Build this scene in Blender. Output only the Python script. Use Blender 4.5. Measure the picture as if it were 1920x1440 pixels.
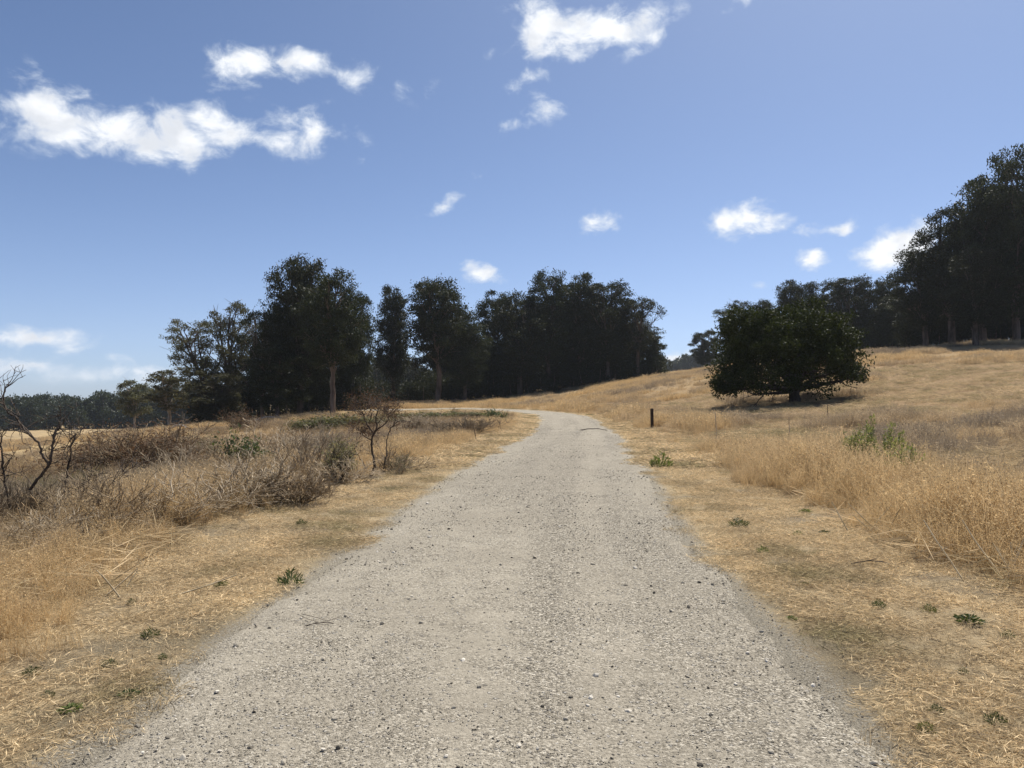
import bpy, math, random
import numpy as np
from mathutils import Vector

for o in list(bpy.data.objects):
    bpy.data.objects.remove(o)
scene = bpy.context.scene
COL = scene.collection
rng = np.random.default_rng(11)
random.seed(11)
EYE = 1.6          # eye height above the gravel
F = 1440.0         # focal length, in photo pixels (1920 wide)
HOR = 750.0        # photo row of the path plane's vanishing line

# ------------------------------------------------------------------ camera
cam_d = bpy.data.cameras.new('camera')
cam = bpy.data.objects.new('camera', cam_d)
COL.objects.link(cam)
cam.location = (0, 0, EYE)
cam.rotation_euler = (math.radians(90), 0, 0)
cam_d.sensor_width = 36
cam_d.lens = 36 * F / 1920
cam_d.shift_y = (HOR - 720) / 1920
cam_d.clip_start = 0.05
cam_d.clip_end = 6000
scene.camera = cam

# ------------------------------------------------------------------ light
SUN_EL, SUN_AZ = math.radians(58), math.radians(34)     # ahead, high, to the right
to_sun = Vector((math.sin(SUN_AZ) * math.cos(SUN_EL), math.cos(SUN_AZ) * math.cos(SUN_EL), math.sin(SUN_EL)))
sun_d = bpy.data.lights.new('sun', 'SUN')
sun_d.energy = 5.0
sun_d.angle = math.radians(0.53)
sun_d.color = (1.0, 0.955, 0.88)
sun = bpy.data.objects.new('sun', sun_d)
COL.objects.link(sun)
sun.rotation_euler = (-to_sun).to_track_quat('-Z', 'Y').to_euler()
sun.location = (30, 30, 60)

scene.view_settings.view_transform = 'Standard'
scene.view_settings.look = 'None'
scene.view_settings.exposure = 0.38
scene.view_settings.gamma = 1.0
scene.view_settings.use_curve_mapping = False
scene.render.engine = 'CYCLES'
scene.cycles.max_bounces = 4
scene.cycles.diffuse_bounces = 2
scene.cycles.transmission_bounces = 4
scene.cycles.transparent_max_bounces = 6
scene.cycles.volume_bounces = 0
scene.cycles.use_denoising = True


# ------------------------------------------------------------------ node helpers
class NT:
    def __init__(self, tree):
        self.t = tree
        self.n = tree.nodes
        self.l = tree.links

    def new(self, kind, **kw):
        nd = self.n.new(kind)
        for k, v in kw.items():
            setattr(nd, k, v)
        return nd

    def put(self, sock, v):
        if isinstance(v, bpy.types.NodeSocket):
            self.l.new(v, sock)
        elif v is not None:
            if hasattr(sock, 'default_value'):
                dv = sock.default_value
                if hasattr(dv, '__len__') and not hasattr(v, '__len__'):
                    v = [v] * len(dv)
                elif hasattr(dv, '__len__') and len(dv) == 4 and len(v) == 3:
                    v = tuple(v) + (1,)
                sock.default_value = v

    def math(self, op, a, b=None, c=None, clamp=False):
        m = self.new('ShaderNodeMath', operation=op, use_clamp=clamp)
        for i, v in enumerate((a, b, c)):
            if v is not None:
                self.put(m.inputs[i], v)
        return m.outputs[0]

    def mix(self, fac, a, b, blend='MIX'):
        m = self.new('ShaderNodeMix', data_type='RGBA', blend_type=blend)
        self.put(m.inputs['Factor'], fac)
        self.put(m.inputs[6], a)
        self.put(m.inputs[7], b)
        return m.outputs[2]

    def noise(self, vec, scale, detail=4, rough=0.55, dist=0.0):
        m = self.new('ShaderNodeTexNoise')
        self.put(m.inputs['Vector'], vec)
        m.inputs['Scale'].default_value = scale
        m.inputs['Detail'].default_value = detail
        m.inputs['Roughness'].default_value = rough
        m.inputs['Distortion'].default_value = dist
        return m.outputs[0]

    def ramp(self, fac, stops):
        m = self.new('ShaderNodeValToRGB')
        self.put(m.inputs[0], fac)
        cr = m.color_ramp
        while len(cr.elements) < len(stops):
            cr.elements.new(0.5)
        for e, (p, c) in zip(cr.elements, stops):
            e.position = p
            e.color = (c, c, c, 1) if not hasattr(c, '__len__') else tuple(c) + (1,)
        return m.outputs[0]

    def step(self, v, a, b):
        m = self.new('ShaderNodeMapRange', interpolation_type='SMOOTHSTEP')
        self.put(m.inputs[0], v)
        m.inputs[1].default_value = a
        m.inputs[2].default_value = b
        return m.outputs[0]


def new_mat(name):
    m = bpy.data.materials.new(name)
    m.use_nodes = True
    m.node_tree.nodes.clear()
    nt = NT(m.node_tree)
    out = nt.new('ShaderNodeOutputMaterial')
    return m, nt, out


# ------------------------------------------------------------------ world: sky and clouds
world = bpy.data.worlds.new('World')
scene.world = world
world.use_nodes = True
world.node_tree.nodes.clear()
W = NT(world.node_tree)
wout = W.new('ShaderNodeOutputWorld')
bg = W.new('ShaderNodeBackground')
sky = W.new('ShaderNodeTexSky', sky_type='NISHITA', sun_disc=False)
sky.sun_elevation = SUN_EL
sky.sun_rotation = SUN_AZ
sky.altitude = 1000
sky.air_density = 0.52
sky.dust_density = 2
sky.ozone_density = 5
tc = W.new('ShaderNodeTexCoord')
sep = W.new('ShaderNodeSeparateXYZ')
W.l.new(tc.outputs['Generated'], sep.inputs[0])
dx, dy, dz = sep.outputs
az = W.math('ARCTAN2', dx, dy)
el = W.math('ARCSINE', dz)


def px2ang(px, py):
    x, z = (px - 960) / F, (HOR - py) / F
    return math.atan2(x, 1.0), math.asin(z / math.sqrt(x * x + 1 + z * z))


# cumulus scraps: photo column, row, half width, half height, tilt in degrees (rising to the right), strength
CLOUDS = [(60, 205, 170, 75, -14, 1.1), (230, 255, 210, 62, -4, 1.15), (345, 250, 120, 62, 8, 1.05), (450, 265, 90, 30, 10, .8),
          (575, 250, 140, 52, 4, 1.05), (500, 115, 130, 42, -2, .95), (640, 135, 120, 34, -10, .95), (430, 135, 80, 46, 12, .85),
          (785, 165, 50, 34, 24, .52), (405, 212, 60, 28, 0, .7),
          (1020, 40, 90, 62, -18, 1.2), (1110, 68, 130, 48, 3, 1.2), (1205, 38, 85, 48, 26, 1.15),
          (1005, 152, 68, 26, 22, .95), (1010, 217, 66, 28, 8, 1.0), (935, 238, 32, 20, 0, .6), (935, 105, 30, 14, 10, .5),
          (828, 390, 52, 18, 22, .85), (1112, 418, 66, 24, 2, 1.2), (908, 513, 54, 28, 0, 1.4), (1190, 436, 30, 11, 0, .5),
          (1400, 413, 84, 40, 2, 1.7), (1568, 424, 74, 19, 3, 1.8), (1690, 464, 96, 46, 24, 2.2), (150, 715, 260, 34, 0, .5), (1521, 486, 46, 20, 0, 1.5),
          (1425, 536, 32, 12, 0, .6), (85, 632, 115, 30, 2, 1.6), (60, 690, 120, 28, 0, 1.2), (250, 695, 90, 30, 0, 1.1),
          (1270, 666, 60, 20, 0, 1.2), (30, 725, 70, 18, 0, .5), (1395, 5, 50, 18, 0, .7), (1305, 58, 36, 11, 10, .45),
          (670, 305, 20, 16, 50, .5), (740, 294, 22, 10, 20, .45), (900, 330, 26, 11, 15, .5)]
blobs = []
for (px, py, hw, hh, tilt, s) in CLOUDS:
    a, e = px2ang(px, py)
    k = math.cos(a) ** 2
    blobs.append((a, e, hw / F * k, hh / F * math.cos(a), math.radians(tilt), s))
crng = np.random.default_rng(5)
for i in range(26):                     # the same scattered cumulus carries on around the rest of the sky
    a = math.radians(crng.uniform(48, 312))
    a = a if a <= math.pi else a - 2 * math.pi
    e = math.radians(crng.uniform(4, 55))
    blobs.append((a, e, crng.uniform(.04, .12), crng.uniform(.02, .045), math.radians(crng.uniform(-15, 20)), crng.uniform(.7, 1.2)))
# wobble the coordinates so the outlines billow
wv = W.new('ShaderNodeCombineXYZ')
W.put(wv.inputs[0], az)
W.put(wv.inputs[1], W.math('MULTIPLY', el, 1.5))
skyc = W.mix(1.0, sky.outputs[0], (.925, .985, .985), 'MULTIPLY')
# pale haze low over the horizon, all round
skyc = W.mix(W.math('MULTIPLY', W.math('POWER', W.math('SUBTRACT', 1.0, W.math('MAXIMUM', dz, 0.0)), 7.0), .5), skyc, (3.7, 4.15, 4.9))
W.put(bg.inputs[0], skyc)
SKY = 0.12
bg.inputs[1].default_value = SKY
clos = bg.outputs[0]
EDGES = [-math.pi, -1.6, -.75, -.44, -.19, .06, .3, .75, 1.6, math.pi + .01]
up = W.math('GREATER_THAN', dz, 0.0)
for lo_, hi_ in zip(EDGES[:-1], EDGES[1:]):      # one stretch of sky at a time
    here = [b_ for b_ in blobs if lo_ - b_[2] * 1.5 - .05 < b_[0] < hi_ + b_[2] * 1.5 + .05]
    if not here:
        continue
    warp = W.new('ShaderNodeTexNoise')
    W.put(warp.inputs['Vector'], wv.outputs[0])
    warp.inputs['Scale'].default_value = 22
    warp.inputs['Detail'].default_value = 4
    wm = W.new('ShaderNodeVectorMath', operation='MULTIPLY_ADD')
    W.put(wm.inputs[0], warp.outputs[1])
    wm.inputs[1].default_value = (.05, .04, 0)
    W.put(wm.inputs[2], wv.outputs[0])
    m_all = None
    for (a, e, ra, re, t, s) in here:
        mp = W.new('ShaderNodeMapping', vector_type='TEXTURE')
        W.put(mp.inputs['Vector'], wm.outputs[0])
        mp.inputs['Location'].default_value = (a + .025, e * 1.5 + .02, 0)
        mp.inputs['Rotation'].default_value = (0, 0, math.atan(math.tan(t) * 1.5))
        mp.inputs['Scale'].default_value = (ra * 1.2, re * 1.75, 1)
        gr = W.new('ShaderNodeTexGradient', gradient_type='SPHERICAL')
        W.l.new(mp.outputs[0], gr.inputs[0])
        m_all = W.math('MULTIPLY', gr.outputs[1], s) if m_all is None else W.math('MULTIPLY_ADD', gr.outputs[1], s, m_all)
    fb = W.noise(wv.outputs[0], 21, 9, .6, .3)
    fb2 = W.noise(wv.outputs[0], 15, 4, .5, .2)
    dens = W.math('MULTIPLY_ADD', m_all, 1.3, W.math('MULTIPLY_ADD', W.math('SUBTRACT', fb, .5), 4.2, -.52))
    alpha = W.math('MULTIPLY', W.step(dens, -.15, 1.3), W.step(m_all, .02, .3))
    alpha = W.math('MULTIPLY', alpha, W.step(dz, .003, .05))
    thick = W.step(dens, .3, 1.5)
    ccol = W.mix(thick, (4.9, 5.4, 6.1), (6.7, 6.8, 7.0))
    ccol = W.mix(W.math('MULTIPLY', W.math('MULTIPLY', W.step(fb2, .42, .62), thick), .75), ccol, (4.4, 4.65, 5.1))
    b2 = W.new('ShaderNodeBackground')
    b2.inputs[1].default_value = SKY
    W.put(b2.inputs[0], W.mix(alpha, skyc, ccol))
    mk = W.math('MULTIPLY', W.math('MULTIPLY', W.math('GREATER_THAN', az, lo_), W.math('LESS_THAN', az, hi_)), up)
    mxs = W.new('ShaderNodeMixShader')
    W.put(mxs.inputs[0], mk)
    W.l.new(clos, mxs.inputs[1])
    W.l.new(b2.outputs[0], mxs.inputs[2])
    clos = mxs.outputs[0]
W.l.new(clos, wout.inputs[0])
world.cycles.sampling_method = 'NONE'


# ------------------------------------------------------------------ noise for placing things
def vnoise(x, y, seed=0):
    x = np.asarray(x, float)
    y = np.asarray(y, float)
    xi, yi = np.floor(x).astype(np.int64), np.floor(y).astype(np.int64)
    fx, fy = x - xi, y - yi
    fx, fy = fx * fx * (3 - 2 * fx), fy * fy * (3 - 2 * fy)

    def h(a, b):
        n = (a * 374761393 + b * 668265263 + seed * 1442695041) & 0xffffffff
        n = ((n ^ (n >> 13)) * 1274126177) & 0xffffffff
        return ((n ^ (n >> 16)) & 0xffff) / 65535.0
    return (h(xi, yi) * (1 - fx) + h(xi + 1, yi) * fx) * (1 - fy) + (h(xi, yi + 1) * (1 - fx) + h(xi + 1, yi + 1) * fx) * fy


def fbm(x, y, seed=0, oct=4):
    s, a, t = 0, 1.0, 0
    for i in range(oct):
        s = s + a * vnoise(np.asarray(x) * 2 ** i, np.asarray(y) * 2 ** i, seed + i * 17)
        t += a
        a *= .5
    return s / t


# ------------------------------------------------------------------ path line
PATH = np.array([(-1.3, -14), (-.75, -5), (-.2, 2.5), (-.12, 4), (.22, 9.2), (.98, 17.7), (1.75, 25.6), (2.75, 35), (3.55, 46), (4.15, 56), (4.45, 64),
                 (4.2, 70), (3.0, 77), (.6, 83), (-3.2, 87.5), (-8.5, 91), (-15, 95), (-22, 100), (-29, 107)], float)


def smooth_line(p, n=6):
    out = []
    q = np.vstack([2 * p[0] - p[1], p, 2 * p[-1] - p[-2]])
    for i in range(1, len(q) - 2):
        for t in np.linspace(0, 1, n, endpoint=False):
            a, b, c, d = q[i - 1:i + 3]
            out.append(.5 * (2 * b + (c - a) * t + (2 * a - 5 * b + 4 * c - d) * t ** 2 + (3 * b - a - 3 * c + d) * t ** 3))
    out.append(q[-2])
    return np.array(out)


PL = smooth_line(PATH)


def half_width(y):
    return np.interp(y, [0, 4, 9, 18, 30, 200], [1.86, 1.87, 1.9, 2.15, 2.2, 2.2])


def path_dist(x, y):
    """signed distance from the path's edge: >0 outside; and side (+1 right, -1 left)"""
    x = np.asarray(x, float).ravel()
    y = np.asarray(y, float).ravel()
    best = np.full(x.shape, 1e9)
    side = np.ones(x.shape)
    A, B = PL[:-1], PL[1:]
    for (a, b) in zip(A, B):
        d = b - a
        L2 = d @ d
        t = np.clip(((x - a[0]) * d[0] + (y - a[1]) * d[1]) / L2, 0, 1)
        qx, qy = x - a[0] - t * d[0], y - a[1] - t * d[1]
        dd = qx * qx + qy * qy
        k = dd < best
        best[k] = dd[k]
        side[k] = np.sign(d[1] * qx - d[0] * qy)[k]
    return np.sqrt(best) - half_width(y), np.where(side >= 0, 1.0, -1.0)


def path_z(x, y):
    return .00024 * np.clip(np.asarray(y, float) - 40, 0, 62) ** 2 - .04 * np.clip(-6 - np.asarray(x, float), 0, 40)


# ------------------------------------------------------------------ terrain
CTRL = np.array([  # x, y, z
    (0, -40, 0), (-40, -40, -.5), (40, -40, 1.5), (0, -10, 0), (-6, 0, -.05), (-5, 6, -.05), (-4, 14, -.1), (-3, 20, -.1), (-2.5, 30, -.15), (-2, 42, -.15),
    (-2, 56, -.3), (-3, 70, -.35), (-8, 80, -.3), (-7, 9, -.2), (-10, 20, -.4), (-8, 32, -.5), (-6, 45, -.4), (-14, 60, -.5), (-18, 28, -1.0), (-25, 40, -1.9), (-12, 12, -.5), (-20, 14, -1.1),
    (-15, 75, -.2), (-22, 90, -.1), (-27, 87, -.6), (-36, 95, -1.2), (-50, 105, -2.6), (-60, 130, -3.6), (-62, 80, -3.8), (-100, 150, -6.5), (-120, 230, -7.6), (-150, 230, -8.2),
    (-210, 320, -10.6), (-120, 330, -9.4), (-60, 200, -3.5), (-40, 300, -2), (-300, 200, -10), (-400, 400, -13), (-80, 40, -4.5), (-150, 60, -7),
    (-10, 108, .9), (-10, 125, 1.0), (-20, 118, .8), (3.5, 108, 1.5), (3.5, 125, 2.1), (12, 110, 3.0), (12, 125, 3.5), (21, 120, 4.9), (24, 125, 5.5), (28, 118, 5.9), (36, 118, 7.0),
    (7.5, 60, .5), (9, 72, .9), (9, 84, 1.4), (6.5, 96, 1.3), (14, 90, 2.4), (10, 46, .55), (7.5, 32, .15), (10, 32, .35), (6, 18, .1), (9, 20, .35), (6, 8, .1), (10, 8, .3), (20, 10, .9),
    (18.4, 50, 1.36), (14, 50, .95), (22, 48, 1.75), (18, 56, 1.7), (14, 34, .75), (17, 27, .85), (26, 36, 1.9), (24, 64, 3.0), (30, 76, 4.5), (18, 74, 2.2), (20, 95, 3.9), (32, 96, 5.6), (38, 70, 4.9), (36, 50, 3.3),
    (48, 78, 6.3), (46, 98, 7.7), (58, 88, 8.0), (68, 100, 9.2), (51, 112, 8.4), (60, 60, 6.0), (90, 100, 10.2), (80, 70, 8), (48, 40, 3.6), (60, 20, 3.5),
    (60, 130, 9.2), (40, 140, 7.6), (25, 150, 6.0), (10, 150, 4.0), (-10, 150, 1.5), (-30, 150, -.5), (40, 210, 9.2), (80, 200, 11), (52, 230, 9.6), (140, 140, 13), (70, 330, 13), (110, 420, 18), (180, 300, 20),
    (0, 300, 3), (-50, 420, -2), (0, 600, 6), (200, 600, 24), (-300, 700, -10), (600, 0, 30), (-600, 0, -18), (600, 600, 40), (-600, 700, -15), (0, 900, 10), (0, -300, 0), (300, -300, 10), (-300, -300, -8)], float)


def mq(r2):
    return np.sqrt(r2 + 36.0)


_D = ((CTRL[:, None, :2] - CTRL[None, :, :2]) ** 2).sum(-1)
_n = len(CTRL)
_A = np.zeros((_n + 1, _n + 1))
_A[:_n, :_n] = mq(_D) - np.eye(_n) * 1.2
_A[:_n, _n] = 1
_A[_n, :_n] = 1
_C = np.linalg.solve(_A, np.append(CTRL[:, 2], 0))


def sstep(a, b, v):
    t = np.clip((v - a) / (b - a), 0, 1)
    return t * t * (3 - 2 * t)


def H(x, y, pd=None):
    x = np.asarray(x, float)
    y = np.asarray(y, float)
    shp = np.broadcast(x, y).shape
    x, y = np.broadcast_to(x, shp).ravel(), np.broadcast_to(y, shp).ravel()
    z = np.full(x.shape, _C[-1])
    for (cx, cy, _), c in zip(CTRL, _C[:-1]):
        z += c * mq((x - cx) ** 2 + (y - cy) ** 2)
    if pd is None:
        pd, _s = path_dist(x, y)
    k = sstep(.3, 5.0, pd)
    rough = (fbm(x * .35, y * .35, 3) - .5) * .22 + (fbm(x * 1.6, y * 1.6, 9) - .5) * .07
    z = path_z(x, y) * (1 - k) + z * k + rough * sstep(.1, 2.5, pd)
    return z.reshape(shp) if shp else float(z[0])


def on_ground(px, Y):
    """a point of the ground in photo column px at depth Y"""
    X = (px - 960) / F * Y
    return Vector((X, Y, float(H(X, Y))))


def seen_ground(px, py):
    """the ground point that shows at photo pixel (px, py)"""
    Y = np.concatenate([np.arange(2.5, 40, .05), np.arange(40, 400, .25)])
    X = (px - 960) / F * Y
    zr = EYE + (HOR - py) / F * Y
    k = np.argmax(H(X, Y) >= zr)
    return Vector((X[k], Y[k], float(H(X[k], Y[k]))))


# ------------------------------------------------------------------ mesh helpers
def mesh_from(name, verts, quads=None, tris=None, smooth=False):
    me = bpy.data.meshes.new(name)
    verts = np.asarray(verts, np.float32)
    nq = 0 if quads is None else len(quads)
    nt_ = 0 if tris is None else len(tris)
    me.vertices.add(len(verts))
    me.vertices.foreach_set('co', verts.ravel())
    idx = np.concatenate([np.asarray(a, np.int32).ravel() for a in (quads, tris) if a is not None and len(a)]) if nq + nt_ else np.zeros(0, np.int32)
    me.loops.add(len(idx))
    me.loops.foreach_set('vertex_index', idx)
    me.polygons.add(nq + nt_)
    st = np.concatenate([np.arange(nq) * 4, nq * 4 + np.arange(nt_) * 3]).astype(np.int32)
    me.polygons.foreach_set('loop_start', st)
    me.update(calc_edges=True)
    me.validate()
    if smooth:
        me.polygons.foreach_set('use_smooth', np.ones(nq + nt_, bool))
    return me


def obj(name, me, mat=None, parent=None, link=True):
    o = bpy.data.objects.new(name, me)
    if mat is not None and me is not None:
        if not me.materials:
            me.materials.append(mat)
    if link:
        COL.objects.link(o)
    if parent is not None:
        o.parent = parent
    return o


def tag(o, label=None, cat=None, group=None, kind=None):
    for k, v in (('label', label), ('category', cat), ('group', group), ('kind', kind)):
        if v:
            o[k] = v
    return o


def root(name, loc, rz=0.0, scale=(1, 1, 1)):
    o = bpy.data.objects.new(name, None)
    COL.objects.link(o)
    o.empty_display_size = .2
    o.location = loc
    o.rotation_euler = (0, 0, rz)
    o.scale = scale
    return o


class Tubes:
    """tapered branches gathered into one mesh"""
    def __init__(self):
        self.v, self.q, self.n = [], [], 0

    def add(self, pts, rad, sides=5):
        pts = np.asarray(pts, float)
        rad = np.broadcast_to(np.asarray(rad, float), (len(pts),))
        T = np.gradient(pts, axis=0)
        T /= np.linalg.norm(T, axis=1, keepdims=True) + 1e-9
        ref = np.array([0.31, 0.77, 0.1]) if abs(T[0][2]) > .6 else np.array([.1, .2, .97])
        A = np.cross(T, ref)
        A /= np.linalg.norm(A, axis=1, keepdims=True) + 1e-9
        B = np.cross(T, A)
        th = np.arange(sides) / sides * 2 * math.pi
        ring = pts[:, None] + rad[:, None, None] * (np.cos(th)[None, :, None] * A[:, None] + np.sin(th)[None, :, None] * B[:, None])
        n = len(pts)
        i = np.arange(n - 1)[:, None] * sides
        j = np.arange(sides)[None]
        j2 = (j + 1) % sides
        q = np.stack([i + j, i + j2, i + sides + j2, i + sides + j], -1).reshape(-1, 4) + self.n
        self.v.append(ring.reshape(-1, 3))
        self.q.append(q)
        self.n += n * sides

    def mesh(self, name):
        return mesh_from(name, np.vstack(self.v), np.vstack(self.q), smooth=True)


def unit(v):
    return v / (np.linalg.norm(v, axis=-1, keepdims=True) + 1e-9)


def leaf_quads(P, axis, L, Wd, r):
    """diamond leaves at P along axis"""
    n = len(P)
    side = unit(np.cross(axis, r.normal(size=(n, 3))))
    L = np.broadcast_to(L, (n,))[:, None]
    Wd = np.broadcast_to(Wd, (n,))[:, None]
    v = np.stack([P - axis * L * .5, P + side * Wd * .5 - axis * L * .08, P + axis * L * .5, P - side * Wd * .5 - axis * L * .08], 1).reshape(-1, 3)
    q = np.arange(n * 4).reshape(-1, 4)
    return v, q


# ------------------------------------------------------------------ materials
def leaf_mat(name, dark, light, trans=.35, rough=.5, gloss=.25, inst=None, tcol=None):
    m, nt, out = new_mat(name)
    geo = nt.new('ShaderNodeNewGeometry')
    oi = nt.new('ShaderNodeObjectInfo')
    tcd = nt.new('ShaderNodeTexCoord')
    nz = nt.noise(tcd.outputs['Object'], .55, 2)
    f = nt.math('ADD', nt.math('MULTIPLY', geo.outputs['Random Per Island'], .55), nt.math('MULTIPLY', nz, .55), clamp=True)
    c = nt.mix(f, dark, light)
    hs = nt.new('ShaderNodeHueSaturation')
    nt.put(hs.inputs['Hue'], nt.math('MULTIPLY_ADD', oi.outputs['Random'], .03, .485))
    nt.put(hs.inputs['Value'], nt.math('MULTIPLY_ADD', oi.outputs['Random'], .35, .82))
    nt.put(hs.inputs['Color'], c)
    c = hs.outputs[0]
    b = nt.new('ShaderNodeBsdfPrincipled')
    nt.put(b.inputs['Base Color'], c)
    b.inputs['Roughness'].default_value = rough
    b.inputs['Specular IOR Level'].default_value = gloss
    t = nt.new('ShaderNodeBsdfTranslucent')
    nt.put(t.inputs[0], nt.mix(1.0, c, tcol or (1.3, 1.25, .7), 'MULTIPLY'))
    mx = nt.new('ShaderNodeMixShader')
    mx.inputs[0].default_value = trans
    nt.l.new(b.outputs[0], mx.inputs[1])
    nt.l.new(t.outputs[0], mx.inputs[2])
    nt.l.new(mx.outputs[0], out.inputs[0])
    return m


def bark_mat(name, dark, light, scale=3.0):
    m, nt, out = new_mat(name)
    tcd = nt.new('ShaderNodeTexCoord')
    mp = nt.new('ShaderNodeMapping')
    mp.inputs['Scale'].default_value = (1, 1, .22)
    nt.l.new(tcd.outputs['Object'], mp.inputs[0])
    n1 = nt.noise(mp.outputs[0], scale, 6, .65)
    oi = nt.new('ShaderNodeObjectInfo')
    c = nt.mix(nt.step(n1, .3, .7), dark, light)
    hs = nt.new('ShaderNodeHueSaturation')
    nt.put(hs.inputs['Value'], nt.math('MULTIPLY_ADD', oi.outputs['Random'], .4, .8))
    nt.put(hs.inputs['Color'], c)
    b = nt.new('ShaderNodeBsdfPrincipled')
    nt.put(b.inputs['Base Color'], hs.outputs[0])
    b.inputs['Roughness'].default_value = .85
    b.inputs['Specular IOR Level'].default_value = .15
    bp = nt.new('ShaderNodeBump')
    bp.inputs['Strength'].default_value = .5
    bp.inputs['Distance'].default_value = .03
    nt.put(bp.inputs['Height'], n1)
    nt.l.new(bp.outputs[0], b.inputs['Normal'])
    nt.l.new(b.outputs[0], out.inputs[0])
    return m


def grass_mat(name, cols, trans=.4, vary=.7):
    """cols: three colours the instancer attribute 'tint' runs through"""
    m, nt, out = new_mat(name)
    at = nt.new('ShaderNodeAttribute', attribute_type='INSTANCER', attribute_name='tint')
    geo = nt.new('ShaderNodeNewGeometry')
    oi = nt.new('ShaderNodeObjectInfo')
    c = nt.ramp(at.outputs['Fac'], [(0, cols[0]), (.5, cols[1]), (1, cols[2])])
    hs = nt.new('ShaderNodeHueSaturation')
    nt.put(hs.inputs['Value'], nt.math('MULTIPLY', nt.math('MULTIPLY_ADD', geo.outputs['Random Per Island'], vary, 1 - vary / 2), nt.math('MULTIPLY_ADD', oi.outputs['Random'], .3, .85)))
    nt.put(hs.inputs['Color'], c)
    d = nt.new('ShaderNodeBsdfDiffuse')
    nt.put(d.inputs[0], hs.outputs[0])
    t = nt.new('ShaderNodeBsdfTranslucent')
    nt.put(t.inputs[0], hs.outputs[0])
    mx = nt.new('ShaderNodeMixShader')
    mx.inputs[0].default_value = trans
    nt.l.new(d.outputs[0], mx.inputs[1])
    nt.l.new(t.outputs[0], mx.inputs[2])
    nt.l.new(mx.outputs[0], out.inputs[0])
    return m


M = {}
M['euc_leaf'] = leaf_mat('eucalyptus_leaf', (.013, .017, .009), (.05, .058, .028), .22, .55, .14)
M['euc_leaf_pale'] = leaf_mat('pale_eucalyptus_leaf', (.05, .055, .032), (.13, .125, .075), .3, .55, .16)
M['oak_leaf'] = leaf_mat('oak_leaf', (.014, .02, .007), (.055, .075, .022), .2, .6, .08)
M['shrub_leaf'] = leaf_mat('coyote_brush_leaf', (.045, .06, .025), (.12, .14, .06), .3, .55, .2)
M['olive_leaf'] = leaf_mat('olive_shrub_leaf', (.065, .07, .03), (.17, .165, .08), .3, .6, .15)
M['sage_leaf'] = leaf_mat('pale_shrub_leaf', (.15, .14, .08), (.36, .33, .22), .35, .6, .2)
M['brown_leaf'] = leaf_mat('withered_leaf', (.10, .066, .04), (.22, .155, .095), .3, .7, .1, tcol=(1.2, 1.0, .8))
M['weed_leaf'] = leaf_mat('weed_leaf', (.075, .095, .03), (.18, .205, .075), .35, .55, .15)
M['dark_weed_leaf'] = leaf_mat('dark_weed_leaf', (.04, .058, .022), (.1, .125, .052), .3, .55, .15)
M['green_bush'] = leaf_mat('green_bush_leaf', (.13, .155, .06), (.3, .34, .15), .4, .55, .2)
M['far_leaf'] = leaf_mat('far_wood_leaf', (.02, .028, .017), (.05, .06, .034), .25, .5, .2)
M['euc_bark'] = bark_mat('eucalyptus_bark', (.055, .042, .034), (.16, .125, .1), 2.0)
M['pale_bark'] = bark_mat('pale_eucalyptus_bark', (.2, .16, .13), (.42, .37, .31), 2.0)
M['brown_bark'] = bark_mat('brown_eucalyptus_bark', (.075, .056, .042), (.2, .15, .115), 2.0)
M['oak_bark'] = bark_mat('oak_bark', (.03, .024, .02), (.09, .075, .062), 4.0)
M['dead_twig'] = bark_mat('dead_grey_twig', (.26, .2, .13), (.54, .44, .31), 9.0)
M['dark_twig'] = bark_mat('dark_twig', (.04, .031, .024), (.14, .11, .085), 9.0)
M['brown_twig'] = bark_mat('brown_twig', (.14, .105, .066), (.32, .245, .16), 9.0)
M['log'] = bark_mat('weathered_log', (.3, .27, .23), (.6, .56, .5), 6.0)
M['post'] = bark_mat('weathered_post_wood', (.035, .025, .02), (.11, .08, .06), 14.0)
M['straw_stalk'] = bark_mat('straw_stalk', (.45, .36, .22), (.7, .6, .42), 10.0)
M['tall_grass'] = grass_mat('tall_dry_grass', [(.62, .455, .245), (.52, .395, .245), (.29, .235, .17)], .42)
M['litter'] = grass_mat('dry_straw', [(.72, .565, .345), (.54, .415, .25), (.3, .26, .14)], .35, 1.1)
M['brush'] = grass_mat('dry_brush', [(.52, .39, .235), (.4, .3, .19), (.24, .21, .1)], .25)
M['green_grass'] = grass_mat('green_rush', [(.13, .14, .05), (.19, .18, .07), (.28, .24, .12)], .4)


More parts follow.
